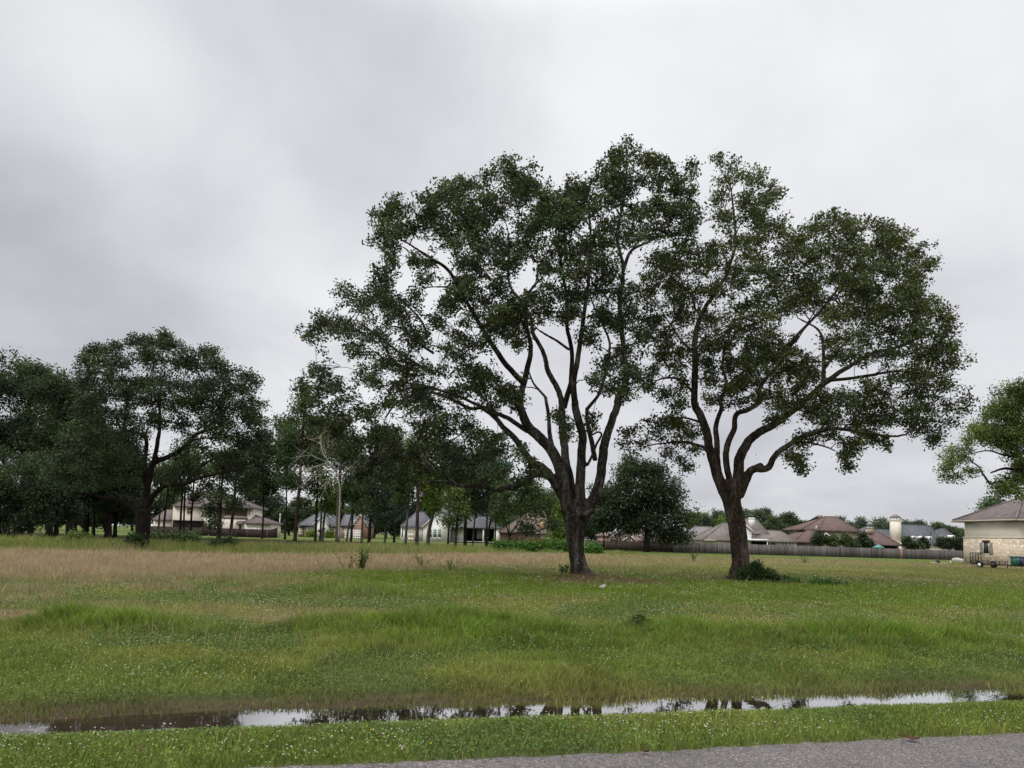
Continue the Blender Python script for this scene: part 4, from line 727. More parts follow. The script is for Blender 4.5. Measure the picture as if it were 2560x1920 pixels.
T_ = [  # label, name, trunk points, width px, D, crown ellipses, green, bark
 ('pale slim trunk in front of the dark fence, just right of the wide oak', 'slim_tree', [(395, 1344), (398, 1300), (402, 1250), (405, 1180)], 5, 100, [(405, 1190, 35, 35)], 'mid', 'bark_grey'),
 ('slim dark tree beside the palest trunk, before the low left wing of the cream house', 'slim_tree', [(407, 1346), (411, 1300), (418, 1240), (425, 1180)], 6, 98, [(425, 1180, 35, 35)], 'mid', 'bark_dark'),
 ('grey-brown slim tree before the cream house\'s upper left wall', 'slim_tree', [(450, 1347), (452, 1290), (456, 1230), (460, 1150)], 6, 100, [(455, 1165, 40, 40), (448, 1222, 20, 14)], 'olive', 'bark_dark'),
 ('dark ivy-hung slim tree left of the cream house\'s upstairs window', 'slim_tree', [(459, 1346), (460, 1290), (462, 1230), (462, 1140)], 5, 103, [(470, 1140, 40, 45)], 'mid', 'bark_dark'),
 ('crooked dark slim tree right of the cream house\'s upstairs window', 'slim_tree', [(476, 1347), (478, 1300), (482, 1250), (486, 1180)], 6, 102, [(490, 1170, 40, 40), (489, 1240, 16, 12)], 'olive', 'bark_dark'),
 ('pale grey trunk beside a black one before the cream house\'s balcony', 'slim_tree', [(543, 1347), (545, 1290), (548, 1230), (552, 1150)], 5, 101, [(540, 1175, 45, 40), (524, 1270, 16, 22)], 'dark', 'bark_grey'),
 ('black ivy-clad trunk before the cream house\'s balcony', 'slim_tree', [(549, 1348), (551, 1290), (553, 1230), (560, 1150)], 8, 99, [(565, 1155, 50, 40), (540, 1240, 26, 24), (532, 1300, 16, 18)], 'dark', 'bark_dark'),
 ('stout grey trunk leaning right before the cream house\'s small door', 'slim_tree', [(575, 1343), (579, 1310), (584, 1270), (590, 1200), (600, 1140)], 9, 104, [(600, 1150, 55, 40), (612, 1215, 40, 26), (588, 1258, 20, 12)], 'mid', 'bark_grey'),
 ('tall reddish pine trunk left of the grey-roofed brick house', 'pine_tree', [(737, 1349), (741, 1300), (748, 1220), (754, 1130), (760, 1040), (766, 980)], 9, 112, [(770, 990, 45, 35), (740, 1030, 35, 22), (790, 1050, 40, 25), (720, 1090, 35, 22), (720, 1200, 30, 14)], 'dark', 'bark_red'),
 ('brown slim trunk left of the brick house\'s white entry gable', 'slim_tree', [(788, 1347), (791, 1290), (793, 1230), (796, 1160)], 7, 115, [(800, 1160, 45, 40), (785, 1215, 35, 30)], 'dark', 'bark_dark'),
 ('grey slim trunk crossing the brick house\'s white entry gable', 'slim_tree', [(805, 1346), (809, 1310), (813, 1270), (815, 1200)], 7, 118, [(815, 1200, 40, 40), (825, 1265, 28, 22), (805, 1235, 30, 25)], 'gold', 'bark_grey'),
 ('stout straight grey trunk before the middle of the brick house', 'slim_tree', [(844, 1349), (845, 1290), (847, 1230), (850, 1190), (852, 1150)], 10, 110, [(860, 1130, 45, 40), (835, 1090, 40, 40)], 'olive', 'bark_grey'),
 ('black trunk leaning right behind the stout grey one', 'slim_tree', [(841, 1347), (850, 1300), (858, 1250), (866, 1180)], 7, 122, [(880, 1180, 50, 50), (865, 1240, 35, 25)], 'dark', 'bark_dark'),
 ('slim trunk leaning right before the brick house\'s garage', 'slim_tree', [(866, 1344), (872, 1315), (879, 1285), (886, 1230)], 5, 124, [(890, 1230, 35, 35)], 'dark', 'bark_grey'),
 ('straight brown trunk between the brick house\'s two garage doors', 'slim_tree', [(877, 1349), (880, 1310), (883, 1270), (886, 1200), (890, 1140)], 6, 114, [(895, 1150, 45, 45), (890, 1215, 35, 30)], 'mid', 'bark_dark'),
 ('twin grey trunk before the right end of the brick house', 'slim_tree', [(904, 1352), (906, 1310), (908, 1260), (912, 1190)], 7, 112, [(915, 1190, 45, 45), (910, 1260, 35, 35)], 'dark', 'bark_grey'),
 ('black trunk just right of the brick house', 'slim_tree', [(922, 1359), (925, 1310), (930, 1260), (935, 1190)], 9, 105, [(930, 1200, 45, 50), (945, 1275, 40, 40)], 'dark', 'bark_dark'),
 ('dense bushy tree with pale trunk between the brick and the white house', 'slim_tree', [(962, 1358), (963, 1330), (964, 1290), (965, 1240)], 6, 104, [(965, 1230, 50, 45), (960, 1290, 55, 38), (975, 1180, 40, 40)], 'blue', 'bark_grey'),
 ('grey trunk before the white house\'s left end', 'slim_tree', [(1013, 1362), (1017, 1310), (1021, 1260), (1024, 1190)], 7, 98, [(1020, 1190, 40, 45), (1010, 1240, 35, 30)], 'mid', 'bark_grey'),
 ('tall two-toned trunk, dark left and pale right, before the white house', 'slim_tree', [(1042, 1367), (1043, 1310), (1045, 1250), (1047, 1180), (1048, 1100)], 10, 93, [(1045, 1120, 50, 45), (1030, 1180, 40, 35)], 'mid', 'bark_brown'),
 ('leaning twin-stemmed tree with yellow-green crown before the white gable', 'slim_tree', [(1069, 1366), (1072, 1330), (1080, 1295), (1086, 1260), (1084, 1220)], 11, 95, [(1078, 1230, 32, 40), (1085, 1265, 30, 24), (1065, 1200, 30, 30)], 'gold', 'bark_grey'),
 ('bright green small tree before the white house\'s porch wall', 'slim_tree', [(1138, 1368), (1141, 1330), (1146, 1290), (1149, 1250)], 8, 92, [(1150, 1240, 35, 28), (1135, 1270, 32, 22), (1120, 1300, 26, 12), (1155, 1285, 22, 18)], 'fresh', 'bark_brown'),
 ('black forked trunk before the white house\'s dark porch', 'slim_tree', [(1163, 1366), (1163, 1320), (1165, 1280), (1160, 1240), (1160, 1190)], 9, 94, [(1160, 1200, 40, 40), (1175, 1255, 30, 30)], 'dark', 'bark_dark'),
 ('thin pale trunk before the white house\'s porch', 'slim_tree', [(1181, 1365), (1184, 1330), (1188, 1290), (1192, 1240)], 5, 96, [(1195, 1235, 38, 30), (1190, 1270, 28, 25), (1205, 1190, 40, 35)], 'blue', 'bark_grey'),
 ('dark thin trunk leaning right before the white porch columns', 'slim_tree', [(1215, 1367), (1221, 1330), (1229, 1290), (1235, 1240), (1240, 1190)], 6, 95, [(1230, 1200, 40, 40), (1225, 1255, 30, 30), (1250, 1170, 30, 25)], 'blue', 'bark_dark'),
 ('thinnest dark trunk at the right end of the white porch', 'slim_tree', [(1236, 1366), (1238, 1330), (1240, 1280), (1242, 1220)], 3.5, 96, [(1246, 1225, 25, 30), (1245, 1280, 22, 26)], 'bright', 'bark_dark')]
for lab, nm, pts, wd, D, ells, gr, bk in T_:
    gr = 'belt' if gr == 'dark' else gr
    simple_tree(nm, lab, GM, pts, wd, D, ells, gr, bk, nl=int(6 + sum(e[2] * e[3] for e in ells) / 260), tips=5, leaves=24, w1=wd * .6, dens=.85)
for px, ells, lab, gr in ((712, [(712, 1070, 45, 50), (700, 1150, 50, 55), (735, 1130, 45, 50), (722, 1210, 45, 30)], 'leafy tree filling the gap between the wide left oak and the reddish pine', 'mid'), (655, [(655, 1130, 50, 45), (640, 1190, 50, 45), (672, 1215, 40, 32)], 'leafy tree showing past the right edge of the wide left oak', 'dark'),
                          (800, [(800, 1080, 50, 45), (830, 1120, 45, 50), (780, 1130, 45, 50)], 'leafy tree behind the reddish pine\'s right side', 'olive'), (985, [(985, 1130, 50, 50), (960, 1090, 45, 40), (1000, 1190, 45, 40)], 'leafy tree behind the pale-trunked bushy tree', 'mid'), (1120, [(1120, 1130, 50, 45), (1105, 1190, 45, 40), (1150, 1170, 40, 35)], 'leafy tree behind the leaning yellow-green one', 'blue'), (1215, [(1215, 1150, 50, 35), (1245, 1175, 30, 28), (1190, 1180, 40, 35)], 'loose grey-green tree above the white porch', 'hazy')):
    simple_tree('shade_tree', lab, 'leafy trees between the slim trunks', [(px, 1350), (px + 3, 1290), (px + 4, 1220), (ells[0][0], ells[0][1])], 6, 128, ells, gr, 'bark_dark', nl=46, tips=6, leaves=24)
# the small spreading live oak before the brown-roofed brick house
DL = 88.0
simple_tree('oak_tree', 'small low-forked oak with bare-looking twisted limbs before the brown-roofed brick house', 'large oaks standing in the field', [(1275, 1369), (1275, 1350), (1273, 1336)], 8, DL,
            [(1265, 1230, 40, 30), (1300, 1215, 45, 28), (1340, 1235, 42, 28), (1290, 1275, 30, 20), (1330, 1285, 36, 20), (1370, 1260, 32, 32), (1385, 1310, 22, 24), (1315, 1320, 36, 10), (1250, 1275, 18, 26)], 'mid', 'bark_dark', nl=44, tips=5, leaves=20, w1=7, sub=(.32, .5),
            extra=[([(1274, 1340), (1262, 1300), (1250, 1270)], 5, 2, -1), ([(1274, 1338), (1290, 1315), (1305, 1290), (1318, 1262), (1345, 1240)], 5, 2, 1), ([(1276, 1336), (1300, 1330), (1330, 1332), (1360, 1322), (1380, 1315)], 5, 2, -2), ([(1300, 1305), (1315, 1318), (1345, 1305), (1370, 1290)], 4, 2, 2), ([(1274, 1336), (1272, 1300), (1270, 1240)], 3, 2, 1.5)])
# dead tree: bare pale branches
dd = 106.0; bd_ = np.array([Xat(847, dd), dd, 0.0])
lim = [([(847, 1350), (848, 1300), (850, 1230), (843, 1180)], 6, 3, 0), ([(843, 1180), (835, 1166), (822, 1158), (812, 1130), (800, 1110), (770, 1095)], 3, 1, -2), ([(822, 1158), (800, 1162), (770, 1172), (740, 1180)], 2.4, 1, 2), ([(835, 1166), (812, 1165), (780, 1168), (762, 1185)], 2.2, 1, -3), ([(820, 1150), (808, 1134), (800, 1100), (806, 1080)], 2.2, 1, 1),
       ([(843, 1182), (820, 1175), (800, 1190), (770, 1195), (760, 1225)], 2.4, 1, 3), ([(845, 1180), (830, 1190), (815, 1205), (812, 1225)], 2, 1, -1), ([(845, 1190), (870, 1172), (885, 1160), (900, 1150)], 2.4, 1, 1), ([(822, 1157), (800, 1148), (775, 1138), (745, 1142)], 2, 1, .5), ([(812, 1130), (820, 1115), (822, 1095)], 1.6, .8, .5), ([(870, 1172), (880, 1180), (892, 1176)], 1.6, .8, -.5)]
rt = thing('dead_tree', 'leafless tree with bare pale branches above the brick house', 'tree', bd_); tb, bb = MB(), MB()
for i, (a, w0, w1, de) in enumerate(lim):
    p, r_ = limb3(a, dd, w0, w1, de); q = smooth_path(p, 12); (tb if i == 0 else bb).tube(q - bd_, np.interp(np.linspace(0, 1, 12), np.linspace(0, 1, 6), r_), 6)
    if i:
        for k in range(14):
            s = q[rng.integers(4, 12)]; e = s + rng.normal(0, .8, 3) + (q[-1] - q[0]) / np.linalg.norm(q[-1] - q[0]) * 1.0; bb.tube(smooth_path([s, (s + e) / 2 + rng.normal(0, .15, 3), e], 4) - bd_, np.linspace(.035, .015, 4), 3, cap=False)
tb.build('trunk', M['bark_dead'], rt, smooth=True); bb.build('branches', M['bark_dead'], rt, smooth=True)
# full crowned tree behind the two oaks
simple_tree('shade_tree', 'dense round dark green tree between the two big oaks, before the brown fence', None, [(1617, 1378), (1617, 1350), (1618, 1310), (1615, 1250)], 17, 108,
            [(1600, 1190, 85, 50), (1560, 1250, 75, 60), (1650, 1240, 75, 60), (1610, 1290, 90, 50), (1690, 1290, 45, 45), (1540, 1310, 60, 38), (1695, 1340, 40, 28), (1650, 1335, 50, 26), (1590, 1160, 55, 26), (1500, 1300, 32, 40)], 'dark', 'bark_dark', nl=130, tips=7, leaves=24, w1=8, sub=(.26, .4))
simple_tree('slim_tree', 'dark slim tree just right of the leaning oak\'s trunk, before the brown fence', None, [(1510, 1376), (1510, 1350), (1508, 1310), (1505, 1260)], 5, 110, [(1500, 1250, 30, 45), (1490, 1310, 28, 22), (1520, 1290, 22, 28)], 'dark', 'bark_dark', nl=24, tips=6, leaves=22)
simple_tree('shade_tree', 'golden-green leafy tree left of the leaning oak\'s trunk, beside the brown-roofed brick house', None, [(1405, 1370), (1404, 1340), (1402, 1300)], 5, 112, [(1402, 1310, 26, 34), (1395, 1345, 18, 18), (1412, 1270, 20, 26)], 'gold', 'bark_dark', nl=26, tips=6, leaves=22)
# far woodland
GF = 'distant trees of the wood behind the houses on the left'
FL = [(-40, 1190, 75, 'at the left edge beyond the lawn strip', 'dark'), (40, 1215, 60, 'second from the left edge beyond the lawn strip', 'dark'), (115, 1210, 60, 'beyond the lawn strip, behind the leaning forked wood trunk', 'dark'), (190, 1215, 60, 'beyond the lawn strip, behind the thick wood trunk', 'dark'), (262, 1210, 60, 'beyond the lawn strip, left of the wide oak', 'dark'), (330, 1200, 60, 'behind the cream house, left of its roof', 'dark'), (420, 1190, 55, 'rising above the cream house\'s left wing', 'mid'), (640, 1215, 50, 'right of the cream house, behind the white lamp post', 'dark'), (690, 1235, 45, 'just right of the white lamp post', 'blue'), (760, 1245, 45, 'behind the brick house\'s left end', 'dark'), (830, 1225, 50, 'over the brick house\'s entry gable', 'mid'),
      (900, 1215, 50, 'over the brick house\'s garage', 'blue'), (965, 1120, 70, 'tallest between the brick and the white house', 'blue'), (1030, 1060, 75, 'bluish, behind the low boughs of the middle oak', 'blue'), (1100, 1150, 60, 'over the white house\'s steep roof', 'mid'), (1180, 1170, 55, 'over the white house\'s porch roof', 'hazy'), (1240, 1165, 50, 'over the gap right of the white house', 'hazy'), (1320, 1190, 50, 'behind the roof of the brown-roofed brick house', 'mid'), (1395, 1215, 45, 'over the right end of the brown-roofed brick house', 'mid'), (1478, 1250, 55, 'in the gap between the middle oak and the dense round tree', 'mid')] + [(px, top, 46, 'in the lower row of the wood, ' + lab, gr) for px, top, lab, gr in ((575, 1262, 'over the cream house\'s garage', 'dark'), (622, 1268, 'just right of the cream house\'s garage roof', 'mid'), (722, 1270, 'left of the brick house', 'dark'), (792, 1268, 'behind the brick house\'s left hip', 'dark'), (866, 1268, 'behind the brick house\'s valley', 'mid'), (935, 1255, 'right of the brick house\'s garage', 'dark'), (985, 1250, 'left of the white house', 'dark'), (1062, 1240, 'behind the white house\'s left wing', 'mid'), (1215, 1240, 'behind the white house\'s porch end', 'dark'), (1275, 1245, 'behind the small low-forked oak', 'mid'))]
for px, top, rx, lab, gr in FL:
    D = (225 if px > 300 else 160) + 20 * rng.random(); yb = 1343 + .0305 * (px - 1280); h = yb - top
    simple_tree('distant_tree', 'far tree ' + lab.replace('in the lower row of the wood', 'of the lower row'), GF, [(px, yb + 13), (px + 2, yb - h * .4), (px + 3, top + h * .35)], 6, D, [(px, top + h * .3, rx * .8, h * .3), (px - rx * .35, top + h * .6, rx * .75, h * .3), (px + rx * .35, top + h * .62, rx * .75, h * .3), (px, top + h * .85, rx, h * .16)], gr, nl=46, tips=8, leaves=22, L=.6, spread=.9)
GR = 'distant trees of the tree line above the right-hand roofs'
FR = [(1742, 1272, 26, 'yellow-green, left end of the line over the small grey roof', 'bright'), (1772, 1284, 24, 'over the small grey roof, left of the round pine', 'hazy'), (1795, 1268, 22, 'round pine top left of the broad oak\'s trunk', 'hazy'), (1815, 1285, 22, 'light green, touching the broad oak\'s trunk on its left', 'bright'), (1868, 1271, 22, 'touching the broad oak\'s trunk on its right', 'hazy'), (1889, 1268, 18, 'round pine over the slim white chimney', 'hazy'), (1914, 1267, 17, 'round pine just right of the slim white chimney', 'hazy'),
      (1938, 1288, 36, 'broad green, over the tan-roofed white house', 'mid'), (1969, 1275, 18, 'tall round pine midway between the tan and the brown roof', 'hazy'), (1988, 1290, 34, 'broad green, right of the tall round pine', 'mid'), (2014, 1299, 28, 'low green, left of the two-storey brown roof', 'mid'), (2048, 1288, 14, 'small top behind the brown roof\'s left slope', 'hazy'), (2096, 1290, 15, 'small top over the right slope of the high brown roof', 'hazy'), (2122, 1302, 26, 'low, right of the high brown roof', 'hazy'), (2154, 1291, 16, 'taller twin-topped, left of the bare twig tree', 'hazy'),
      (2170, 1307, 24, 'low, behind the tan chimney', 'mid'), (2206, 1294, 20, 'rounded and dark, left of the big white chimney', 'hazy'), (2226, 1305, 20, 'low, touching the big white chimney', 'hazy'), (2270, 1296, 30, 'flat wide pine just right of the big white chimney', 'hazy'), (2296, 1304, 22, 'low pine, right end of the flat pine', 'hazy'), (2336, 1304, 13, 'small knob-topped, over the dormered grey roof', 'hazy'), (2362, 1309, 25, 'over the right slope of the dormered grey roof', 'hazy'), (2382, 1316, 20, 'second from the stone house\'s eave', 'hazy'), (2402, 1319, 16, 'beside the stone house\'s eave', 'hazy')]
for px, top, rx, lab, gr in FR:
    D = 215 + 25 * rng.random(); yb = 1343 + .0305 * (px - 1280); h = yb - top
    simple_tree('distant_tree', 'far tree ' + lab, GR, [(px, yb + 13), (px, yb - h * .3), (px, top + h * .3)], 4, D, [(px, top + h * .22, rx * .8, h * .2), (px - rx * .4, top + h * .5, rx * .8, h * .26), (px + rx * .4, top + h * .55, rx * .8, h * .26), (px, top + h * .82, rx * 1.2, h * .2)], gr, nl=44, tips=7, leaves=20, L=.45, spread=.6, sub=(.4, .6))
db = np.array([Xat(2184, 210), 210, 0.]); rt = thing('bare_tree', 'far bare twig tree rising above the tan chimney', 'tree', db, GR); tb, bb = MB(), MB()
tb.tube(smooth_path([db, P(2185, 1330, 210), P(2185, 1292, 210)], 8) - db, np.linspace(.25, .08, 8), 6)
for a in ([(2185, 1308), (2181, 1298), (2179, 1290)], [(2185, 1304), (2189, 1296), (2189, 1291)], [(2185, 1312), (2180, 1305), (2177, 1302)], [(2185, 1310), (2189, 1304), (2192, 1300)]):
    bb.tube(smooth_path([P(x, y, 210) for x, y in a], 6) - db, np.linspace(.09, .05, 6), 4)
tb.build('trunk', M['bark_grey'], rt); bb.build('branches', M['bark_grey'], rt)
simple_tree('distant_tree', 'dark tree behind the left slope of the stone house\'s roof', None, [(2470, 1395), (2468, 1320), (2466, 1270)], 8, 118, [(2465, 1268, 20, 18), (2490, 1255, 24, 20), (2510, 1290, 40, 40)], 'mid', nl=30, tips=5, leaves=18)

# ---- shrubs and weeds
def shrub(name, label, group, px, pb, D, ells, green, L=None, nl=14, tips=6, leaves=22, cat='shrub', spread=None, upb=.5, stems=5):
    base = np.array([Xat(px, D, 0.0), D, 0.0]); root = thing(name, label, cat, base, group); lb, sb = MB(), MB(); s = D / FPX
    L = L or max(.05, 2.4 * D / 731); green = GREENS[green]
    lumps = ell_lumps(ells, D, nl, (.32, .5)); lumps = [(np.array([c[0], c[1], max(c[2], r_[2] * .8)]), r_) for c, r_ in lumps]
    for i, (c, r_) in enumerate(lumps):
        u = unit(tips); tp = c + u * r_ * (.4 + .6 * rng.random((tips, 1))); tp[:, 2] = np.maximum(tp[:, 2], .03); cv = np.clip(1 + .2 * rng.normal(), .65, 1.4)
        for t_ in tp:
            n = int(leaves * (.6 + .8 * rng.random())); lp = t_ + rng.normal(0, 1, (n, 3)) * (spread or L * 1.7); lp[:, 2] = np.abs(lp[:, 2] - .02) + .02
            leaf_mesh(lb, lp - base, L, green, upb=upb, clump=np.full(n, cv))
        if i < stems * 3: sb.tube(smooth_path([base + rng.normal(0, .05, 3) * (1, 1, 0), (base + c) / 2 + rng.normal(0, .05, 3) * s * 20, c], 5) - base, np.linspace(.03, .012, 5) * max(1, D / 60), 4)
    sb.build('stems', M['bark_dark'], root); lb.build('foliage', M['leaf'], root); return root
shrub('bush', 'dark glossy bush spilling right from the foot of the broad oak', 'bushes at the feet of the oaks', 1880, 1470, 31.3, [(1880, 1432, 30, 18), (1900, 1442, 38, 24), (1870, 1450, 40, 16), (1925, 1455, 36, 18), (1895, 1418, 14, 10), (1960, 1463, 34, 10)], 'ivy', L=.085, nl=64, tips=9, leaves=24, spread=.10)
shrub('ground_creeper', 'low creeping green plants trailing right of the dark bush', None, 2020, 1478, 30.2, [(1990, 1470, 40, 8), (2040, 1473, 40, 7), (2090, 1474, 36, 6), (2060, 1466, 30, 6)], 'lush', L=.08, nl=36, tips=6, leaves=12, spread=.13, cat='plant')
shrub('bush', 'small dark ivy clump at the foot of the wide left oak', 'bushes at the feet of the oaks', 337, 1374, 47.6, [(336, 1356, 12, 16), (342, 1362, 12, 12), (330, 1366, 10, 8)], 'ivy', nl=22, L=.14)
shrub('bush', 'low dark green clump in the dry grass before the cream house', None, 560, 1373, 56, [(560, 1366, 36, 7), (575, 1362, 20, 8), (535, 1368, 14, 5)], 'mid', nl=26, L=.16)
shrub('bush', 'pale green leafy bush below the dark wood at the left', None, 195, 1362, 60, [(195, 1348, 26, 12), (180, 1352, 16, 8), (212, 1352, 14, 8)], 'fresh', nl=26, L=.18)
GK = 'green mounds of creeper before the red fence'
for px, ells, lab in ((1375, [(1375, 1374, 22, 9), (1370, 1368, 12, 6)], 'largest rounded creeper mound, left of the leaning oak\'s trunk'), (1408, [(1405, 1375, 20, 8), (1412, 1369, 12, 6)], 'creeper mound touching the leaning oak\'s trunk on its left'),
                      (1345, [(1340, 1376, 18, 6), (1330, 1375, 12, 5)], 'middle creeper mound before the red fence'), (1300, [(1300, 1376, 26, 5), (1320, 1375, 14, 6)], 'long low creeper mound below the small low-forked oak'), (1260, [(1255, 1373, 24, 4)], 'flattest creeper mound, below the white porch'), (1480, [(1478, 1378, 14, 7), (1488, 1380, 12, 5)], 'creeper mound right of the leaning oak\'s trunk')):
    shrub('creeper_mound', lab, GK, px, 1383, 82, ells, 'lush', nl=24, L=.24, upb=.8)
GFN = 'ferny green mounds behind the wide left oak'
for px, lab in ((385, 'ferny mound just right of the wide oak\'s trunk'), (420, 'ferny mound below the pale slim trunks'), (470, 'ferny mound before the dark fence\'s middle')):
    shrub('fern_clump', lab, GFN, px, 1356, 66, [(px, 1350, 20, 5), (px + 12, 1347, 12, 4)], 'mid', nl=14, L=.2, upb=.8)
def weed(label, px, py, h, n, green, sp=.3, D=None, name='weed', L=.09, group=None):
    b0 = G(px, py) if D is None else np.array([Xat(px, D), D, 0]); base = np.array([b0[0], b0[1], 0.0]); root = thing(name, label, 'plant', base, group); lb, sb = MB(), MB()
    for k in range(n):
        a = rng.random() * 6.28; o = np.array([math.cos(a), math.sin(a), 0]) * sp * rng.random(); tip = o * 2.2 + np.array([0, 0, h * (.6 + .5 * rng.random())])
        q = smooth_path([o * .5, o + np.array([0, 0, h * .4]), tip], 8); sb.tube(q, np.linspace(.010, .004, 8), 4, cap=False)
        for j in range(2, 8):
            m = 5; leaf_mesh(lb, q[j] + rng.normal(0, .045, (m, 3)), L, GREENS[green], upb=.3)
    sb.build('stems', M['bark_dark'], root); lb.build('leaves', M['leaf'], root)
GWD = 'tall weeds standing in the dry grass'
weed('clump of tall leafy weeds in the dry grass left of the middle oak', 902, 1427, .85, 14, 'fresh', .28, group=GWD)
weed('thin weed with drooping tip left of the leafy weed clump', 868, 1428, .6, 4, 'fresh', .3, L=.06, group=GWD)
weed('sparse weed stems between the weed clump and the middle oak', 1055, 1418, .7, 7, 'fresh', .5, L=.06, group=GWD)
weed('single dark weed nearest left of the middle oak\'s trunk', 1125, 1425, .6, 5, 'fresh', .25, L=.06, group=GWD)
weed('small upright weed left of the middle oak\'s flared roots', 1411, 1446, .55, 5, 'mid', .12, group=GWD)
weed('dark weed tuft in dry grass right of the middle oak', 1733, 1402, .9, 7, 'olive', .35, group=GWD)
weed('dark seeding weed in the dry grass right of the broad oak', 2012, 1408, .9, 5, 'olive', .3, group=GWD)
shrub('weed_bush', 'bushy dark green weed in the near grass below the two oaks', None, 1597, 1580, 12.9, [(1597, 1556, 30, 13), (1578, 1564, 24, 9), (1622, 1564, 26, 9), (1600, 1545, 12, 9)], 'fresh', L=.035, nl=26, tips=7, leaves=16, spread=.05, cat='plant')
shrub('weed_bush', 'low light green weed patch right of the bushy weed in the near grass', None, 1645, 1592, 12.3, [(1645, 1582, 34, 7), (1670, 1584, 24, 6)], 'lush', L=.03, nl=14, tips=6, leaves=14, spread=.05, cat='plant', stems=3)

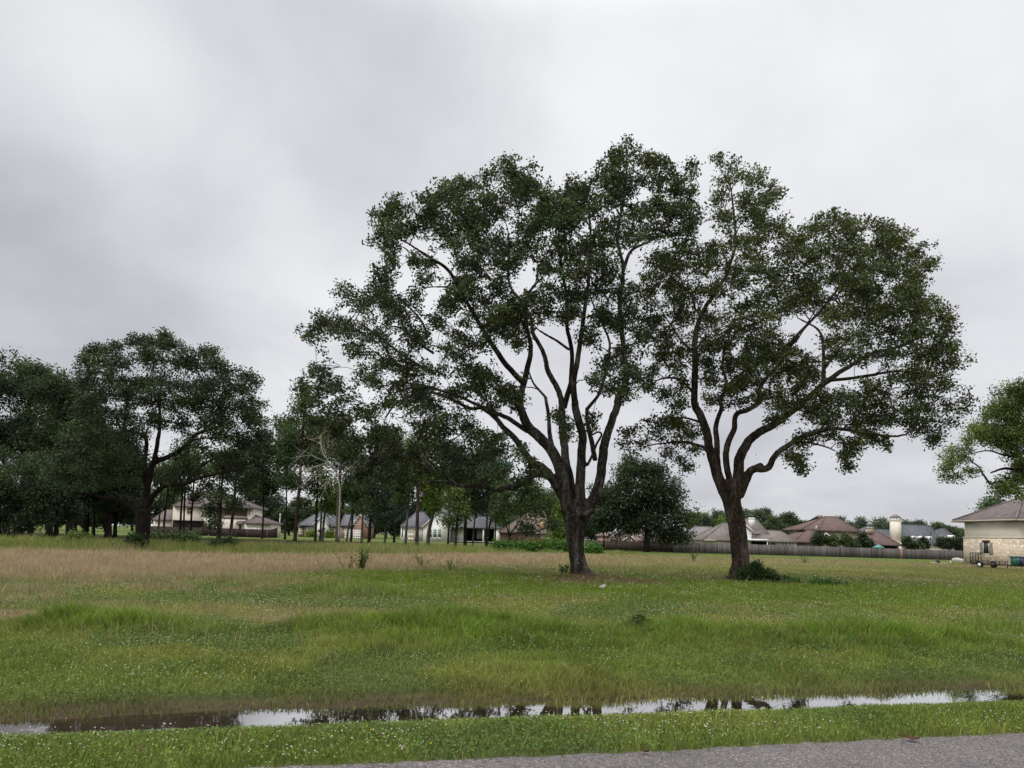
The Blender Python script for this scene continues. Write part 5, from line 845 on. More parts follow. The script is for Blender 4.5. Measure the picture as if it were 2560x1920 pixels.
# ---------------------------------------------------------------- houses and built things
class House:
    """parts given by photo columns/rows at a depth; built as real boxes, roofs and windows standing on the ground"""
    def __init__(s, name, label, px, D, group='houses beyond the field', cat='house'):
        s.D = D; s.o = np.array([Xat(px, D), D, 0.0]); s.root = thing(name, label, cat, s.o, group)
    def X(s, px, D): return Xat(px, D, 3.0) - s.o[0]
    def Z(s, px, py, D): return P(px, py, D)[2]
    def put(s, mb, name, m, parent=None, smooth=False): return mb.build(name, M[m], parent or s.root, smooth)
    def box(s, name, m, px0, px1, py, dy=0.0, depth=6.0, pyb=None, parent=None):
        D = s.D + dy; x0, x1 = s.X(px0, D), s.X(px1, D); pm = (px0 + px1) / 2
        z1 = s.Z(pm, py, D); z0 = -.1 if pyb is None else s.Z(pm, pyb, D)
        return s.put(MB().box((x0, dy, z0), (x1, dy + depth, z1)), name, m, parent)
    def hip(s, m, px0, px1, pe, pr0, pr1, pr, dy=0.0, depth=10.0, name='roof', parent=None, ridge=.5, pmx=None):
        D = s.D + dy; Dr = D + depth * ridge; x0, x1 = s.X(px0, D), s.X(px1, D); ze = s.Z((px0 + px1) / 2, pe, D)
        q0, q1 = s.X(pr0, Dr), s.X(pr1, Dr); zr = s.Z((pr0 + pr1) / 2, pr, Dr); yr = dy + depth * ridge
        q0 = max(q0, x0 + .01); q1 = min(q1, x1 - .01); t = .22
        v = [(x0, dy, ze - t), (x1, dy, ze - t), (x1, dy + depth, ze - t), (x0, dy + depth, ze - t), (x0, dy, ze), (x1, dy, ze), (x1, dy + depth, ze), (x0, dy + depth, ze), (q0, yr, zr), (q1, yr, zr)]
        f = [(0, 3, 2, 1), (0, 1, 5, 4), (1, 2, 6, 5), (2, 3, 7, 6), (3, 0, 4, 7), (4, 5, 9, 8), (6, 7, 8, 9), (5, 6, 9), (7, 4, 8)]
        o = s.put(MB().poly(v, f), name, m, parent)
        cap = MB()
        for a, b in ((4, 8), (5, 9), (6, 9), (7, 8), (8, 9)): cap.tube(np.array([v[a], v[b]]) + (0, 0, .03), np.array([.1, .1]), 6)
        s.put(cap, 'ridge_cap', m, o); return o
    def gable(s, mw, mr, px0, px1, pe, pa, pk, dy=0.0, depth=6.0, oh=.35, trim='trim'):
        D = s.D + dy; x0, x1, xa = s.X(px0, D), s.X(px1, D), s.X(pa, D); ze = s.Z((px0 + px1) / 2, pe, D); zk = s.Z(pa, pk, D)
        v = [(x, y, z) for y in (dy, dy + depth) for x, z in ((x0, -.1), (x1, -.1), (x1, ze), (xa, zk), (x0, ze))]
        w_ = s.put(MB().poly(v, [(0, 1, 2, 3, 4), (9, 8, 7, 6, 5), (0, 5, 6, 1), (1, 6, 7, 2), (4, 9, 5, 0), (2, 7, 8, 3), (3, 8, 9, 4)]), 'wall', mw)
        rf = MB(); bd = MB()
        for xe, sg in ((x0, -1), (x1, 1)):
            sl = (zk - ze) / abs(xa - xe); xo = xe + sg * oh; zo = ze - sl * oh
            rf.poly([(xo, dy - oh, zo + .03), (xo, dy + depth, zo + .03), (xa, dy + depth, zk + .03), (xa, dy - oh, zk + .03), (xo, dy - oh, zo + .2), (xo, dy + depth, zo + .2), (xa, dy + depth, zk + .2), (xa, dy - oh, zk + .2)],
                    [(0, 1, 2, 3), (4, 7, 6, 5), (0, 4, 5, 1), (1, 5, 6, 2), (3, 2, 6, 7), (0, 3, 7, 4)])
            bd.poly([(xo, dy - oh - .04, zo - .1), (xa, dy - oh - .04, zk - .1), (xa, dy - oh - .04, zk + .12), (xo, dy - oh - .04, zo + .12), (xo, dy - oh - .003, zo - .1), (xa, dy - oh - .003, zk - .1), (xa, dy - oh - .003, zk + .12), (xo, dy - oh - .003, zo + .12)],
                    [(0, 1, 2, 3), (7, 6, 5, 4), (0, 4, 5, 1), (2, 6, 7, 3), (0, 3, 7, 4), (1, 5, 6, 2)])
        r_ = s.put(rf, 'roof', mr); s.put(bd, 'bargeboard', trim, r_); return w_
    def window(s, px0, px1, py0, py1, dy=0.0, glass='glass', frame='white', mull=(1, 1), parent=None, proud=.06, w=.1, name='window', sill=True):
        D = s.D + dy; x0, x1 = s.X(px0, D), s.X(px1, D); pm = (px0 + px1) / 2; z1, z0 = s.Z(pm, py0, D), s.Z(pm, py1, D); y = dy - proud; b = MB()
        b.box((x0, y, z0), (x0 + w, dy + .02, z1)); b.box((x1 - w, y, z0), (x1, dy + .02, z1)); b.box((x0 + w, y, z0), (x1 - w, dy + .02, z0 + w)); b.box((x0 + w, y, z1 - w), (x1 - w, dy + .02, z1))
        for i in range(1, mull[0] + 1 if mull[0] > 1 else 1): xx = x0 + (x1 - x0) * i / (mull[0]); b.box((xx - .03, y + .01, z0 + w), (xx + .03, dy + .02, z1 - w)) if i < mull[0] else None
        for i in range(1, mull[1]): zz_ = z0 + (z1 - z0) * i / mull[1]; b.box((x0 + w, y + .012, zz_ - .03), (x1 - w, dy + .02, zz_ + .03))
        if sill: b.box((x0 - .06, y - .05, z0 - .09), (x1 + .06, dy + .02, z0 - .003))
        o = s.put(b, name, frame, parent); s.put(MB().box((x0 + w, y + .03, z0 + w), (x1 - w, dy - .01, z1 - w)), 'pane', glass, o); return o
    def door(s, px0, px1, py0, py1, m, dy=0.0, name='door', panels=(1, 3), frame='trim', handle=True):
        D = s.D + dy; x0, x1 = s.X(px0, D), s.X(px1, D); pm = (px0 + px1) / 2; z1 = s.Z(pm, py0, D); z0 = -.05 if py1 is None else s.Z(pm, py1, D); b = MB()
        b.box((x0, dy - .05, z0), (x1, dy + .02, z1)); nx, nz = panels
        for i in range(nx):
            for j in range(nz):
                a, c = x0 + (x1 - x0) * (i + .12) / nx, x0 + (x1 - x0) * (i + .88) / nx; e, f = z0 + (z1 - z0) * (j + .12) / nz, z0 + (z1 - z0) * (j + .88) / nz
                b.box((a, dy - .075, e), (c, dy - .049, f))
        o = s.put(b, name, m); t = .09; f = MB()
        f.box((x0 - t, dy - .08, z0), (x0 - .003, dy + .02, z1 + t)); f.box((x1 + .003, dy - .08, z0), (x1 + t, dy + .02, z1 + t)); f.box((x0, dy - .08, z1 + .003), (x1, dy + .02, z1 + t)); s.put(f, 'frame', frame, o)
        if handle: s.put(MB().box((x1 - .2, dy - .12, (z0 + z1) / 2 - .06), (x1 - .1, dy - .074, (z0 + z1) / 2 + .06)), 'handle', 'iron', o)
        return o
    def chimney(s, m, px0, px1, py0, py1, dy, depth=1.0, hood='dark', capm=None, hh=.45, parent=None):
        D = s.D + dy; x0, x1 = s.X(px0, D), s.X(px1, D); pm = (px0 + px1) / 2; z1, z0 = s.Z(pm, py0, D), s.Z(pm, py1, D)
        o = s.put(MB().box((x0, dy, z0), (x1, dy + depth, z1)).box((x0 - .08, dy - .08, z1 - .25), (x1 + .08, dy + depth + .08, z1 - .05)), 'chimney', m, parent)
        h = MB(); xm = (x0 + x1) / 2; e = .1
        for cx in (x0 + .1, x1 - .1):
            for cy in (dy + .1, dy + depth - .1): h.box((cx - .05, cy - .05, z1 + .001), (cx + .05, cy + .05, z1 + hh * .55))
        a, b, c, d, zz_ = x0 - e, x1 + e, dy - e, dy + depth + e, z1 + hh * .55
        h.poly([(a, c, zz_), (b, c, zz_), (b, d, zz_), (a, d, zz_), (xm - .25, dy + depth / 2 - .15, zz_ + hh), (xm + .25, dy + depth / 2 - .15, zz_ + hh), (xm + .25, dy + depth / 2 + .15, zz_ + hh), (xm - .25, dy + depth / 2 + .15, zz_ + hh)],
               [(3, 2, 1, 0), (0, 1, 5, 4), (1, 2, 6, 5), (2, 3, 7, 6), (3, 0, 4, 7), (4, 5, 6, 7)])
        s.put(h, 'chimney_hood', hood, o); return o

# cream two-storey house on the left
h = House('house', 'cream two-storey house with hipped mauve roof and balcony, behind the dark fence at left', 530, 160)
h.box('wall', 'beige', 431, 506, 1262.5, 0, 9); h.box('wall', 'beige', 506, 553, 1264, .4, 8.6); h.box('wall', 'taupe', 553, 622, 1266.5, 2.2, 6.8, 1297); h.box('wall', 'beige', 506.4, 615, 1298, -.25, 9.3)
h.box('wall', 'beige', 615.3, 626.5, 1268, .1, 8)
h.hip('roof_mauve', 428.5, 630, 1266.3, 503, 548, 1230, -.7, 10.5)
h.box('balcony_rail', 'taupe', 553, 615.5, 1289.5, -.2, .15, 1297.8); h.box('balcony_post', 'darkwood', 613, 615.4, 1270, -.15, .25, 1289); h.box('balcony_post', 'darkwood', 583, 585, 1269, -.15, .25, 1289)
h.window(466, 478, 1268, 1285.5, 0, mull=(2, 2), frame='trim'); h.window(620, 624.5, 1273, 1288, .1, mull=(1, 2), frame='trim', w=.07); h.window(566, 577, 1272, 1288, 2.2, mull=(2, 1), frame='trim')
h.door(598, 604.5, 1312, None, 'darkwood', -.25)
d_ = MB(); x0, x1 = h.X(594, 160), h.X(612, 160); za, zb = h.Z(603, 1302.5, 160), h.Z(603, 1311, 160)
d_.poly([(x0, -1.1, zb), (x1, -1.1, zb), (x1, -.26, zb), (x0, -.26, zb), (x0, -1.1, zb + .2), (x1, -1.1, zb + .2), (x1, -.26, za), (x0, -.26, za)], [(3, 2, 1, 0), (0, 1, 5, 4), (1, 2, 6, 5), (2, 3, 7, 6), (3, 0, 4, 7), (4, 5, 6, 7)]); h.put(d_, 'door_awning', 'roof_mauve')
h.box('porch_shade_block', 'dark', 432, 505.5, 1302, -.9, .6, 1322); h.box('porch_roof', 'taupe', 430, 506, 1300.2, -1.4, 1.35, 1302)  # solid near-black box standing for the shade of the open porch
h.box('wall', 'beige', 612, 673.5, 1307, -1.2, 8); h.hip('roof_mauve', 610.5, 676.5, 1307.5, 618, 636, 1287, -1.8, 9)
h.door(619.5, 653.5, 1312.5, None, 'garage', -1.2, 'garage_door', (4, 4), handle=False)
h.box('wall', 'beige', 384, 430.6, 1298.5, 1.5, 8); h.hip('roof_mauve', 380.5, 434, 1298.5, 415, 431, 1274, .9, 9)

# brick house with grey roof
h = House('house', 'brick house with slate-grey roof and white entry gable, behind the slim trunks', 830, 188)
h.box('wall', 'brick_mix', 762, 850, 1313.5, 0, 10); h.box('wall', 'brick_mix', 746.5, 762, 1316, 1.5, 7)
h.hip('roof_grey', 744, 853, 1313.5, 783, 832, 1287.5, -.6, 11.5); h.hip('roof_grey', 780, 842, 1313, 800, 808, 1277.5, .4, 10)
h.hip('roof_grey', 744.6, 772, 1316, 764, 770, 1298, .9, 8)
h.gable('white', 'roof_grey', 786.5, 820.5, 1307.5, 806, 1289.5, -1.0, 4, trim='white')
h.box('entry_recess', 'trim', 794, 807, 1318.5, -1.06, .1); h.door(797.5, 804, 1321, None, 'garage', -1.07, panels=(1, 2)); h.put(MB().cyl((h.X(800.7, 188), -1.16, 1.75), (h.X(800.7, 188), -1.12, 1.75), .32, .32, 14), 'door_wreath', 'darkwood')
h.window(801, 809, 1301, 1309.5, -1.0, mull=(2, 2), w=.08); h.window(769.5, 781.5, 1319, 1334.5, 0, 'glass_green', mull=(1, 2)); h.window(824.5, 837, 1321, 1336.5, 0, mull=(2, 2))
h.window(747.5, 758, 1319, 1334.5, 1.5, 'garage', mull=(1, 1)); h.put(MB().box((h.X(814, 188), -1.12, 2.0), (h.X(816, 188), -1.0, 2.5)), 'wall_lamp', 'iron')
h.box('wall', 'brick_mix', 850.4, 882, 1314, -.6, 10); h.hip('roof_grey', 848, 900, 1314, 858, 884, 1286.5, -1.2, 11.5)
h.gable('brick', 'roof_grey', 882.5, 918, 1313, 899, 1286, -1.3, 9, oh=.3); h.window(884.5, 892.5, 1300, 1311.5, -1.3, 'glass_green', mull=(1, 2))
h.door(862.5, 879, 1323, None, 'garage', -.6, 'garage_door', (3, 4), handle=False); h.door(884, 903, 1325, None, 'garage', -1.3, 'garage_door', (4, 4), handle=False)
for px, lab in ((776, 'yellow-green rounded shrub left of the brick house\'s entry'), (824, 'yellow-green rounded shrub right of the brick house\'s entry')): shrub('hedge_shrub', lab, 'shrubs before the brick house', px, 1343, 184, [(px, 1337, 6, 5)], 'gold', nl=7, L=.35)

# white house with steep grey roof
h = House('house', 'white boarded house with steep grey roof and dark deep porch, behind slim trunks', 1115, 168)
h.box('wall', 'siding', 1002.5, 1060, 1316, 2, 9); h.hip('roof_grey', 1000.5, 1078, 1316, 1040, 1060, 1280, 1.4, 10.5)
h.door(1021, 1036, 1323, None, 'cream_pale', 2, 'door', (2, 3)); h.box('window_slit', 'glass', 1005, 1007, 1320, 1.93, .1, 1342)
h.box('wall', 'siding', 1140.2, 1160, 1318, 2.2, 8); h.hip('roof_grey', 1058, 1253, 1317.6, 1121.5, 1170, 1251, -.5, 17, ridge=.5)
h.gable('siding', 'roof_grey', 1058.5, 1124, 1316, 1099, 1276, -1.2, 9, trim='white')
for a, b in ((1073.5, 1080.5), (1083, 1092.5), (1094.5, 1104)): h.window(a, b, 1323, 1345, -1.2, 'glass_green' if a > 1082 else 'glass', mull=(1, 2), w=.08)
h.box('wall', 'greyp', 1124.4, 1140, 1318, 1.0, 7); h.box('wall', 'porch_dark' if 'porch_dark' in M else 'dark', 1160.4, 1246, 1318, 5.5, 4)  # porch back wall near-black, the deep porch's shade put into its colour
h.box('porch_floor', 'concrete', 1124, 1250, 1353.6, -.4, 6, 1354.8); h.box('porch_beam', 'white', 1140, 1252, 1318.2, -.2, .5, 1320.2)
h.box('porch_post', 'white', 1207, 1210.5, 1320, -.15, .4); h.box('porch_post', 'white', 1236, 1238.5, 1320, -.15, .4); h.box('wall', 'siding', 1240.5, 1248, 1318, -.2, 6); h.box('porch_screen', 'greyp', 1192, 1207, 1322, 2.2, .1, 1347)
sofa = thing('garden_sofa', 'dark low sofa on the white house\'s shaded porch', 'sofa', (Xat(1200, 171), 171, 0)); MB().box((-1.1, 0, .25), (1.1, .9, .5)).build('seat', M['iron'], sofa); MB().box((-1.1, .9, .25), (1.1, 1.1, .95)).build('backrest', M['iron'], sofa)
for sx in (-1.1, .95): MB().box((sx, .0, .5), (sx + .15, .9, .72)).build('armrest', M['iron'], sofa)
for sx in (-1.0, .9):
    for sy in (.1, .8): MB().box((sx, sy, 0), (sx + .1, sy + .1, .25)).build('leg', M['iron'], sofa)

# brick house with brown roof, right of the white house
h = House('house', 'low brick house with wide tan-brown roof and yellowish chimney, beside the red fence', 1310, 140)
h.box('wall', 'brick', 1249, 1372, 1331, 0, 12); h.hip('roof_taupe', 1246.5, 1386, 1331.5, 1330, 1356, 1275, -.8, 15); h.chimney('brick_tan', 1350.5, 1361.5, 1295, 1328, .6, 1.2, hh=.5)
h.window(1333, 1344, 1338, 1349, 0, 'greyp', 'trim', (1, 2)); h.box('wall', 'brick_pink', 1349, 1371.5, 1334, -.4, .38); h.window(1311, 1321, 1336, 1349, 0, mull=(1, 2), frame='trim')

# brick house behind the round tree
h = House('house', 'pinkish brick house with low pale roof, glimpsed behind the dense round tree', 1580, 135)
h.box('wall', 'brick_pink', 1508, 1524, 1338, 0, 9); h.hip('roof_pink', 1504, 1528, 1338, 1512, 1522, 1330, -.5, 10); h.box('wall', 'brick_pink', 1545, 1676, 1349, 1, 10); h.hip('roof_pink', 1540, 1682, 1350, 1578, 1650, 1318, .4, 11)
h.gable('brick_pink', 'roof_pink', 1560, 1588, 1350, 1574, 1338, -.6, 4); h.window(1628, 1640, 1351, 1358, 1, mull=(2, 1)); h.window(1569, 1579, 1347, 1357, -.6, mull=(1, 2))

# small grey-roofed house and the tan-roofed white house
h = House('house', 'tan-walled house with plain grey roof, just left of the broad oak\'s trunk', 1755, 150)
h.box('wall', 'tan', 1733, 1788, 1346, 0, 9); h.hip('roof_light', 1727, 1795, 1346, 1737, 1784, 1317, -.6, 10); h.hip('roof_grey', 1712, 1742, 1346, 1722, 1736, 1325, 2, 9); h.box('wall', 'tan', 1716, 1732.6, 1346.5, 2.6, 7); h.window(1745, 1753, 1347, 1355, 0, mull=(1, 2))
h = House('house', 'white house with tan roof and slim white chimney, right of the broad oak\'s trunk', 1880, 138)
h.box('wall', 'trim', 1762, 1830, 1349.5, 0, 9); h.hip('roof_tan', 1757.5, 1845, 1349.5, 1808, 1836, 1308, -.6, 11); h.box('eave_board', 'trim', 1760, 1790, 1349.8, -.7, .1, 1351.5); h.door(1785, 1803, 1351.5, None, 'cream', 0, 'garage_door', (4, 4), handle=False)
h.box('wall', 'white', 1840, 1878.5, 1324, 2.5, 8); h.hip('roof_tan', 1832, 1922, 1333, 1852, 1889, 1298, 2.8, 12); h.gable('white', 'roof_tan', 1850, 1878, 1325, 1862, 1312, 1.0, 4, trim='white')
h.box('wall', 'siding_w', 1879, 1910, 1336, 3.2, 6); h.window(1879.5, 1883, 1339.5, 1344.5, 3.2, mull=(1, 1), w=.06, sill=False); h.window(1885.5, 1891.5, 1339.5, 1344.5, 3.2, mull=(2, 1), w=.06, sill=False)
h.hip('roof_tan', 1888, 1996, 1353, 1912, 1950, 1326.5, -.6, 11); h.box('wall', 'siding_w', 1942, 1991, 1354, 0, 9); h.box('wall', 'siding_w', 1924, 1941.6, 1352.5, 1.2, 8)
h.box('porch_roof', 'white', 1877, 1921, 1347.5, -1.2, 3.0, 1352); h.box('porch_shade_block', 'dark', 1879, 1923.5, 1352.3, 1.5, .5); h.box('porch_post', 'white', 1918, 1920, 1352.4, -1.0, .25)  # near-black box under the porch roof stands for its shade
h.window(1928.5, 1935.5, 1354, 1362, 1.2, w=.08)
for a in (1954, 1962.5, 1971): h.window(a, a + 6.5, 1355.5, 1365, 0, 'tan', 'white', (1, 1), w=.07, sill=False)
h.chimney('white', 1875, 1886.5, 1294, 1317, 3.0, 1.1, hood='darkwood', hh=.4); h.put(MB().cyl((h.X(1891, 140), 4.2, 5), (h.X(1891, 140), 4.2, h.Z(1891, 1316, 142)), .06), 'vent_pipe', 'iron')

# two-storey brown-roofed house with its low wing
h = House('house', 'two-storey tan house with high brown hipped roof and low wing, behind shrubs', 2080, 146)
h.box('wall', 'tan', 2053, 2148, 1327, 2, 10); h.box('wall', 'tan', 2012, 2053, 1325.5, 4, 8); h.hip('roof_brown', 2048, 2152, 1326.5, 2062, 2090, 1292, 1.2, 12, ridge=.45); h.hip('roof_brown', 2005, 2075, 1323.5, 2056, 2068, 1292.5, 3.3, 11)
h.window(2080, 2087, 1329, 1342, 2, 'glass_green', 'trim', (1, 2)); h.window(2106, 2113, 1329, 1342, 2, 'glass_green', 'trim', (1, 2))
h.box('wall', 'brick_brown', 1992, 2056, 1355, -.5, 9); h.hip('roof_brown', 1982.5, 2066, 1354.5, 2030, 2045, 1316, -1.2, 11, ridge=.55)
h.gable('tan', 'roof_brown', 2056, 2072, 1340, 2064, 1333, .8, 3, trim='white'); h.put(MB().cyl((h.X(2043.5, 148), 2.6, 5), (h.X(2043.5, 148), 2.6, h.Z(2043.5, 1314.5, 148.6)), .08), 'vent_pipe', 'white')
h.box('wall', 'brick_brown', 2140, 2247, 1361, .2, 11); h.hip('roof_brown', 2126, 2255, 1361, 2166, 2186, 1325, -1.0, 13); h.box('porch_shade_block', 'dark', 2182, 2241, 1362, .1, .2); h.box('porch_post', 'brick_brown', 2240.5, 2246, 1361.5, -.4, .5)  # dark sheet on the wall paints the shade under the eave
h.chimney('tan', 2172.5, 2184, 1318, 1334, 3.2, 1.2, hood='greyp', hh=.7); h.put(MB().cyl((h.X(2168.5, 148), 2.5, 5), (h.X(2168.5, 148), 2.5, h.Z(2168.5, 1325.5, 148.5)), .12).cyl((h.X(2171.5, 148), 2.5, 5), (h.X(2171.5, 148), 2.5, h.Z(2171.5, 1329.5, 148.5)), .12), 'vent_pipe', 'white')

# grey-roofed house with dormers and a tall white chimney
h = House('house', 'wide grey-roofed house with white arched dormers and tall broad white chimney', 2300, 158)
h.box('wall', 'cream_pale', 2255, 2398, 1359, 0, 11); h.hip('roof_slate', 2246, 2366, 1359, 2261, 2336, 1313, -.7, 13); h.hip('roof_slate', 2330, 2404, 1357, 2352, 2364, 1322, 1.0, 12)
h.hip('roof_slate', 2146, 2262, 1360, 2184, 2240, 1324, 1.5, 12); h.hip('roof_slate', 2150, 2206, 1345, 2176, 2184, 1313, 4, 11); h.box('wall', 'cream_pale', 2150, 2254.6, 1360.5, 2.2, 10)
def dormer(px, py0, py1, dy, w=4.2):
    D = h.D + dy; x = h.X(px, D); z0, z1 = h.Z(px, py1, D), h.Z(px, py0, D); hw = w * D / FPX; ht = z1 - z0; a = np.linspace(0, np.pi, 9)
    pr = [(x + hw, z0)] + [(x + hw * math.cos(t), z1 - hw * .8 + hw * .8 * math.sin(t)) for t in a] + [(x - hw, z0)]; n = len(pr)
    b = MB(); b.poly([(p, dy, q) for p, q in pr] + [(p, dy + 3.4, q) for p, q in pr], [tuple(range(n)), tuple(range(2 * n - 1, n - 1, -1))] + [(i, i + n, (i + 1) % n + n, (i + 1) % n) for i in range(n)])
    o = h.put(b, 'dormer', 'white'); k = .52; g_ = MB(); pg = [(x + hw * k, z0 + ht * .18)] + [(x + hw * k * math.cos(t), z1 - hw * .75 + hw * k * .8 * math.sin(t)) for t in a] + [(x - hw * k, z0 + ht * .18)]
    g_.poly([(p, dy - .05, q) for p, q in pg] + [(p, dy - .005, q) for p, q in pg], [tuple(range(n)), tuple(range(2 * n - 1, n - 1, -1))] + [(i, i + n, (i + 1) % n + n, (i + 1) % n) for i in range(n)]); h.put(g_, 'dormer_window', 'glass', o)
for px, a, b, dy in ((2285.5, 1340, 1352, .9), (2306, 1340, 1351, .9), (2326.5, 1341, 1353, .9), (2383, 1338, 1350, 2.4)): dormer(px, a, b, dy)
for a, b in ((2273, 2281), (2293, 2301.5), (2313, 2322), (2371, 2378.5)): h.box('dormer_cheek', 'white', a, b, 1341.5, 1.3, 1.6, 1347)
h.chimney('cream_pale', 2234.5, 2253, 1299, 1357, -1.2, 1.7, hood='taupe', hh=.75); h.box('wall', 'cream_pale', 2232, 2256, 1356, -1.6, 1.9)
h.put(MB().cyl((h.X(2330, 160), 2.4, 5), (h.X(2330, 160), 2.4, h.Z(2330, 1329, 160.4)), .1), 'vent_pipe', 'iron'); h.box('porch_shade_block', 'dark', 2386, 2401, 1369.5, -.06, .2); h.box('wall', 'white', 2322, 2335, 1361, -.6, .55, 1364)  # near-black sheet on the wall, porch shade put into its colour

# the stone and stucco house at the right edge: side wall towards the field, front wall at the right
DX, DN, DF = 58.2, 84.0, 92.6
hb = thing('house', 'stone and cream stucco house with shuttered window and mauve tiled roof at the right edge', 'house', (DX, DN, 0), 'houses beyond the field', math.radians(5.3))
ze = 5.25; zs = 3.25; LN = DF - DN; WX = 13.0
MB().box((0, 0, zs - .05), (WX, LN, ze)).build('wall', M['cream'], hb)
MB().box((-.12, -.12, -.15), (WX, LN + .1, zs)).build('stone_wall', M['stone'], hb)
MB().box((-.18, -.18, zs + .002), (WX, LN + .16, zs + .12)).build('stone_ledge', M['brick_tan'] if 0 else M['trim'], hb)
oh = .95; zt = ze + 3.1; a, b, c, d = -oh, WX + oh, -oh, LN + oh; ym = LN / 2; t = .2
v = [(a, c, ze - .05), (b, c, ze - .05), (b, d, ze - .05), (a, d, ze - .05), (a, c, ze + t), (b, c, ze + t), (b, d, ze + t), (a, d, ze + t), (ym, ym, zt), (WX - ym, ym, zt)]
rf = MB().poly(v, [(0, 3, 2, 1), (0, 1, 5, 4), (1, 2, 6, 5), (2, 3, 7, 6), (3, 0, 4, 7), (4, 5, 9, 8), (6, 7, 8, 9), (5, 6, 9), (7, 4, 8)]).build('roof', M['roof_mauve'], hb)
MB().box((a - .1, c - .1, ze - .02), (a - .003, d + .1, ze + .16)).box((a, c - .1, ze - .02), (b, c - .003, ze + .16)).build('gutter', M['tan'], rf)
cp = MB(); A_, B2 = np.array(v[4]), np.array(v[8])
for i in range(26):
    f0, f1 = i / 26, (i + 1.25) / 26; cp.tube(np.array([A_ + (B2 - A_) * f0 + (0, 0, .02), A_ + (B2 - A_) * min(1, f1) + (0, 0, .07)]), np.array([.16, .10]), 7)
cp.build('hip_tiles', M['roof_light'], rf)
A_, B2 = np.array(v[7]), np.array(v[8]); cp = MB().tube(np.array([A_, B2]) + (0, 0, .04), np.array([.1, .1]), 6).tube(np.array([v[8], v[9]]) + (0, 0, .04), np.array([.1, .1]), 6); cp.build('ridge_cap', M['roof_mauve'], rf)
MB().poly([(3.2, -.2, ze + 1.0), (5.2, 1.6, ze + 2.1), (7.2, -.2, ze + 1.0), (3.2, 3.2, ze + 1.0), (5.2, 3.4, ze + 2.1), (7.2, 3.2, ze + 1.0)], [(0, 1, 2), (0, 3, 4, 1), (1, 4, 5, 2), (0, 2, 5, 3), (3, 5, 4)]).build('roof_dormer', M['cream_pale'], hb)
def sidey(px):                                              # photo column -> distance along the side wall
    k = (px - 1280) / FPX; return (DX - DN * k) / (k * .9957 + .0924)
wy0, wy1 = sorted((sidey(2463.5), sidey(2476.5))); wz0, wz1 = 1.35, 2.75
fr = MB().box((-.17, wy0 - .1, wz0 - .12), (-.121, wy1 + .1, wz0 - .003)).box((-.17, wy0 - .08, wz0), (-.121, wy0 - .003, wz1)).box((-.17, wy1 + .003, wz0), (-.121, wy1 + .08, wz1)).build('window', M['trim'], hb)
MB().box((-.14, wy0, wz0), (-.121, wy1, wz1)).build('pane', M['glass'], fr); MB().box((-.22, wy0 - .2, wz1 + .003), (-.121, wy1 + .2, wz1 + .22)).build('lintel', M['darkwood'], fr); MB().box((-.16, (wy0 + wy1) / 2 - .03, wz0), (-.141, (wy0 + wy1) / 2 + .03, wz1)).build('mullion', M['darkwood'], fr)
for s0, s1 in ((wy0 - .62, wy0 - .1), (wy1 + .1, wy1 + .62)):
    b_ = MB().box((-.17, s0, wz0 - .08), (-.121, s1, wz1 - .05))
    for k in range(9): b_.box((-.185, s0 + .06, wz0 + .02 + k * .145), (-.169, s1 - .06, wz0 + .12 + k * .145))
    b_.build('shutter', M['shutter'], fr)

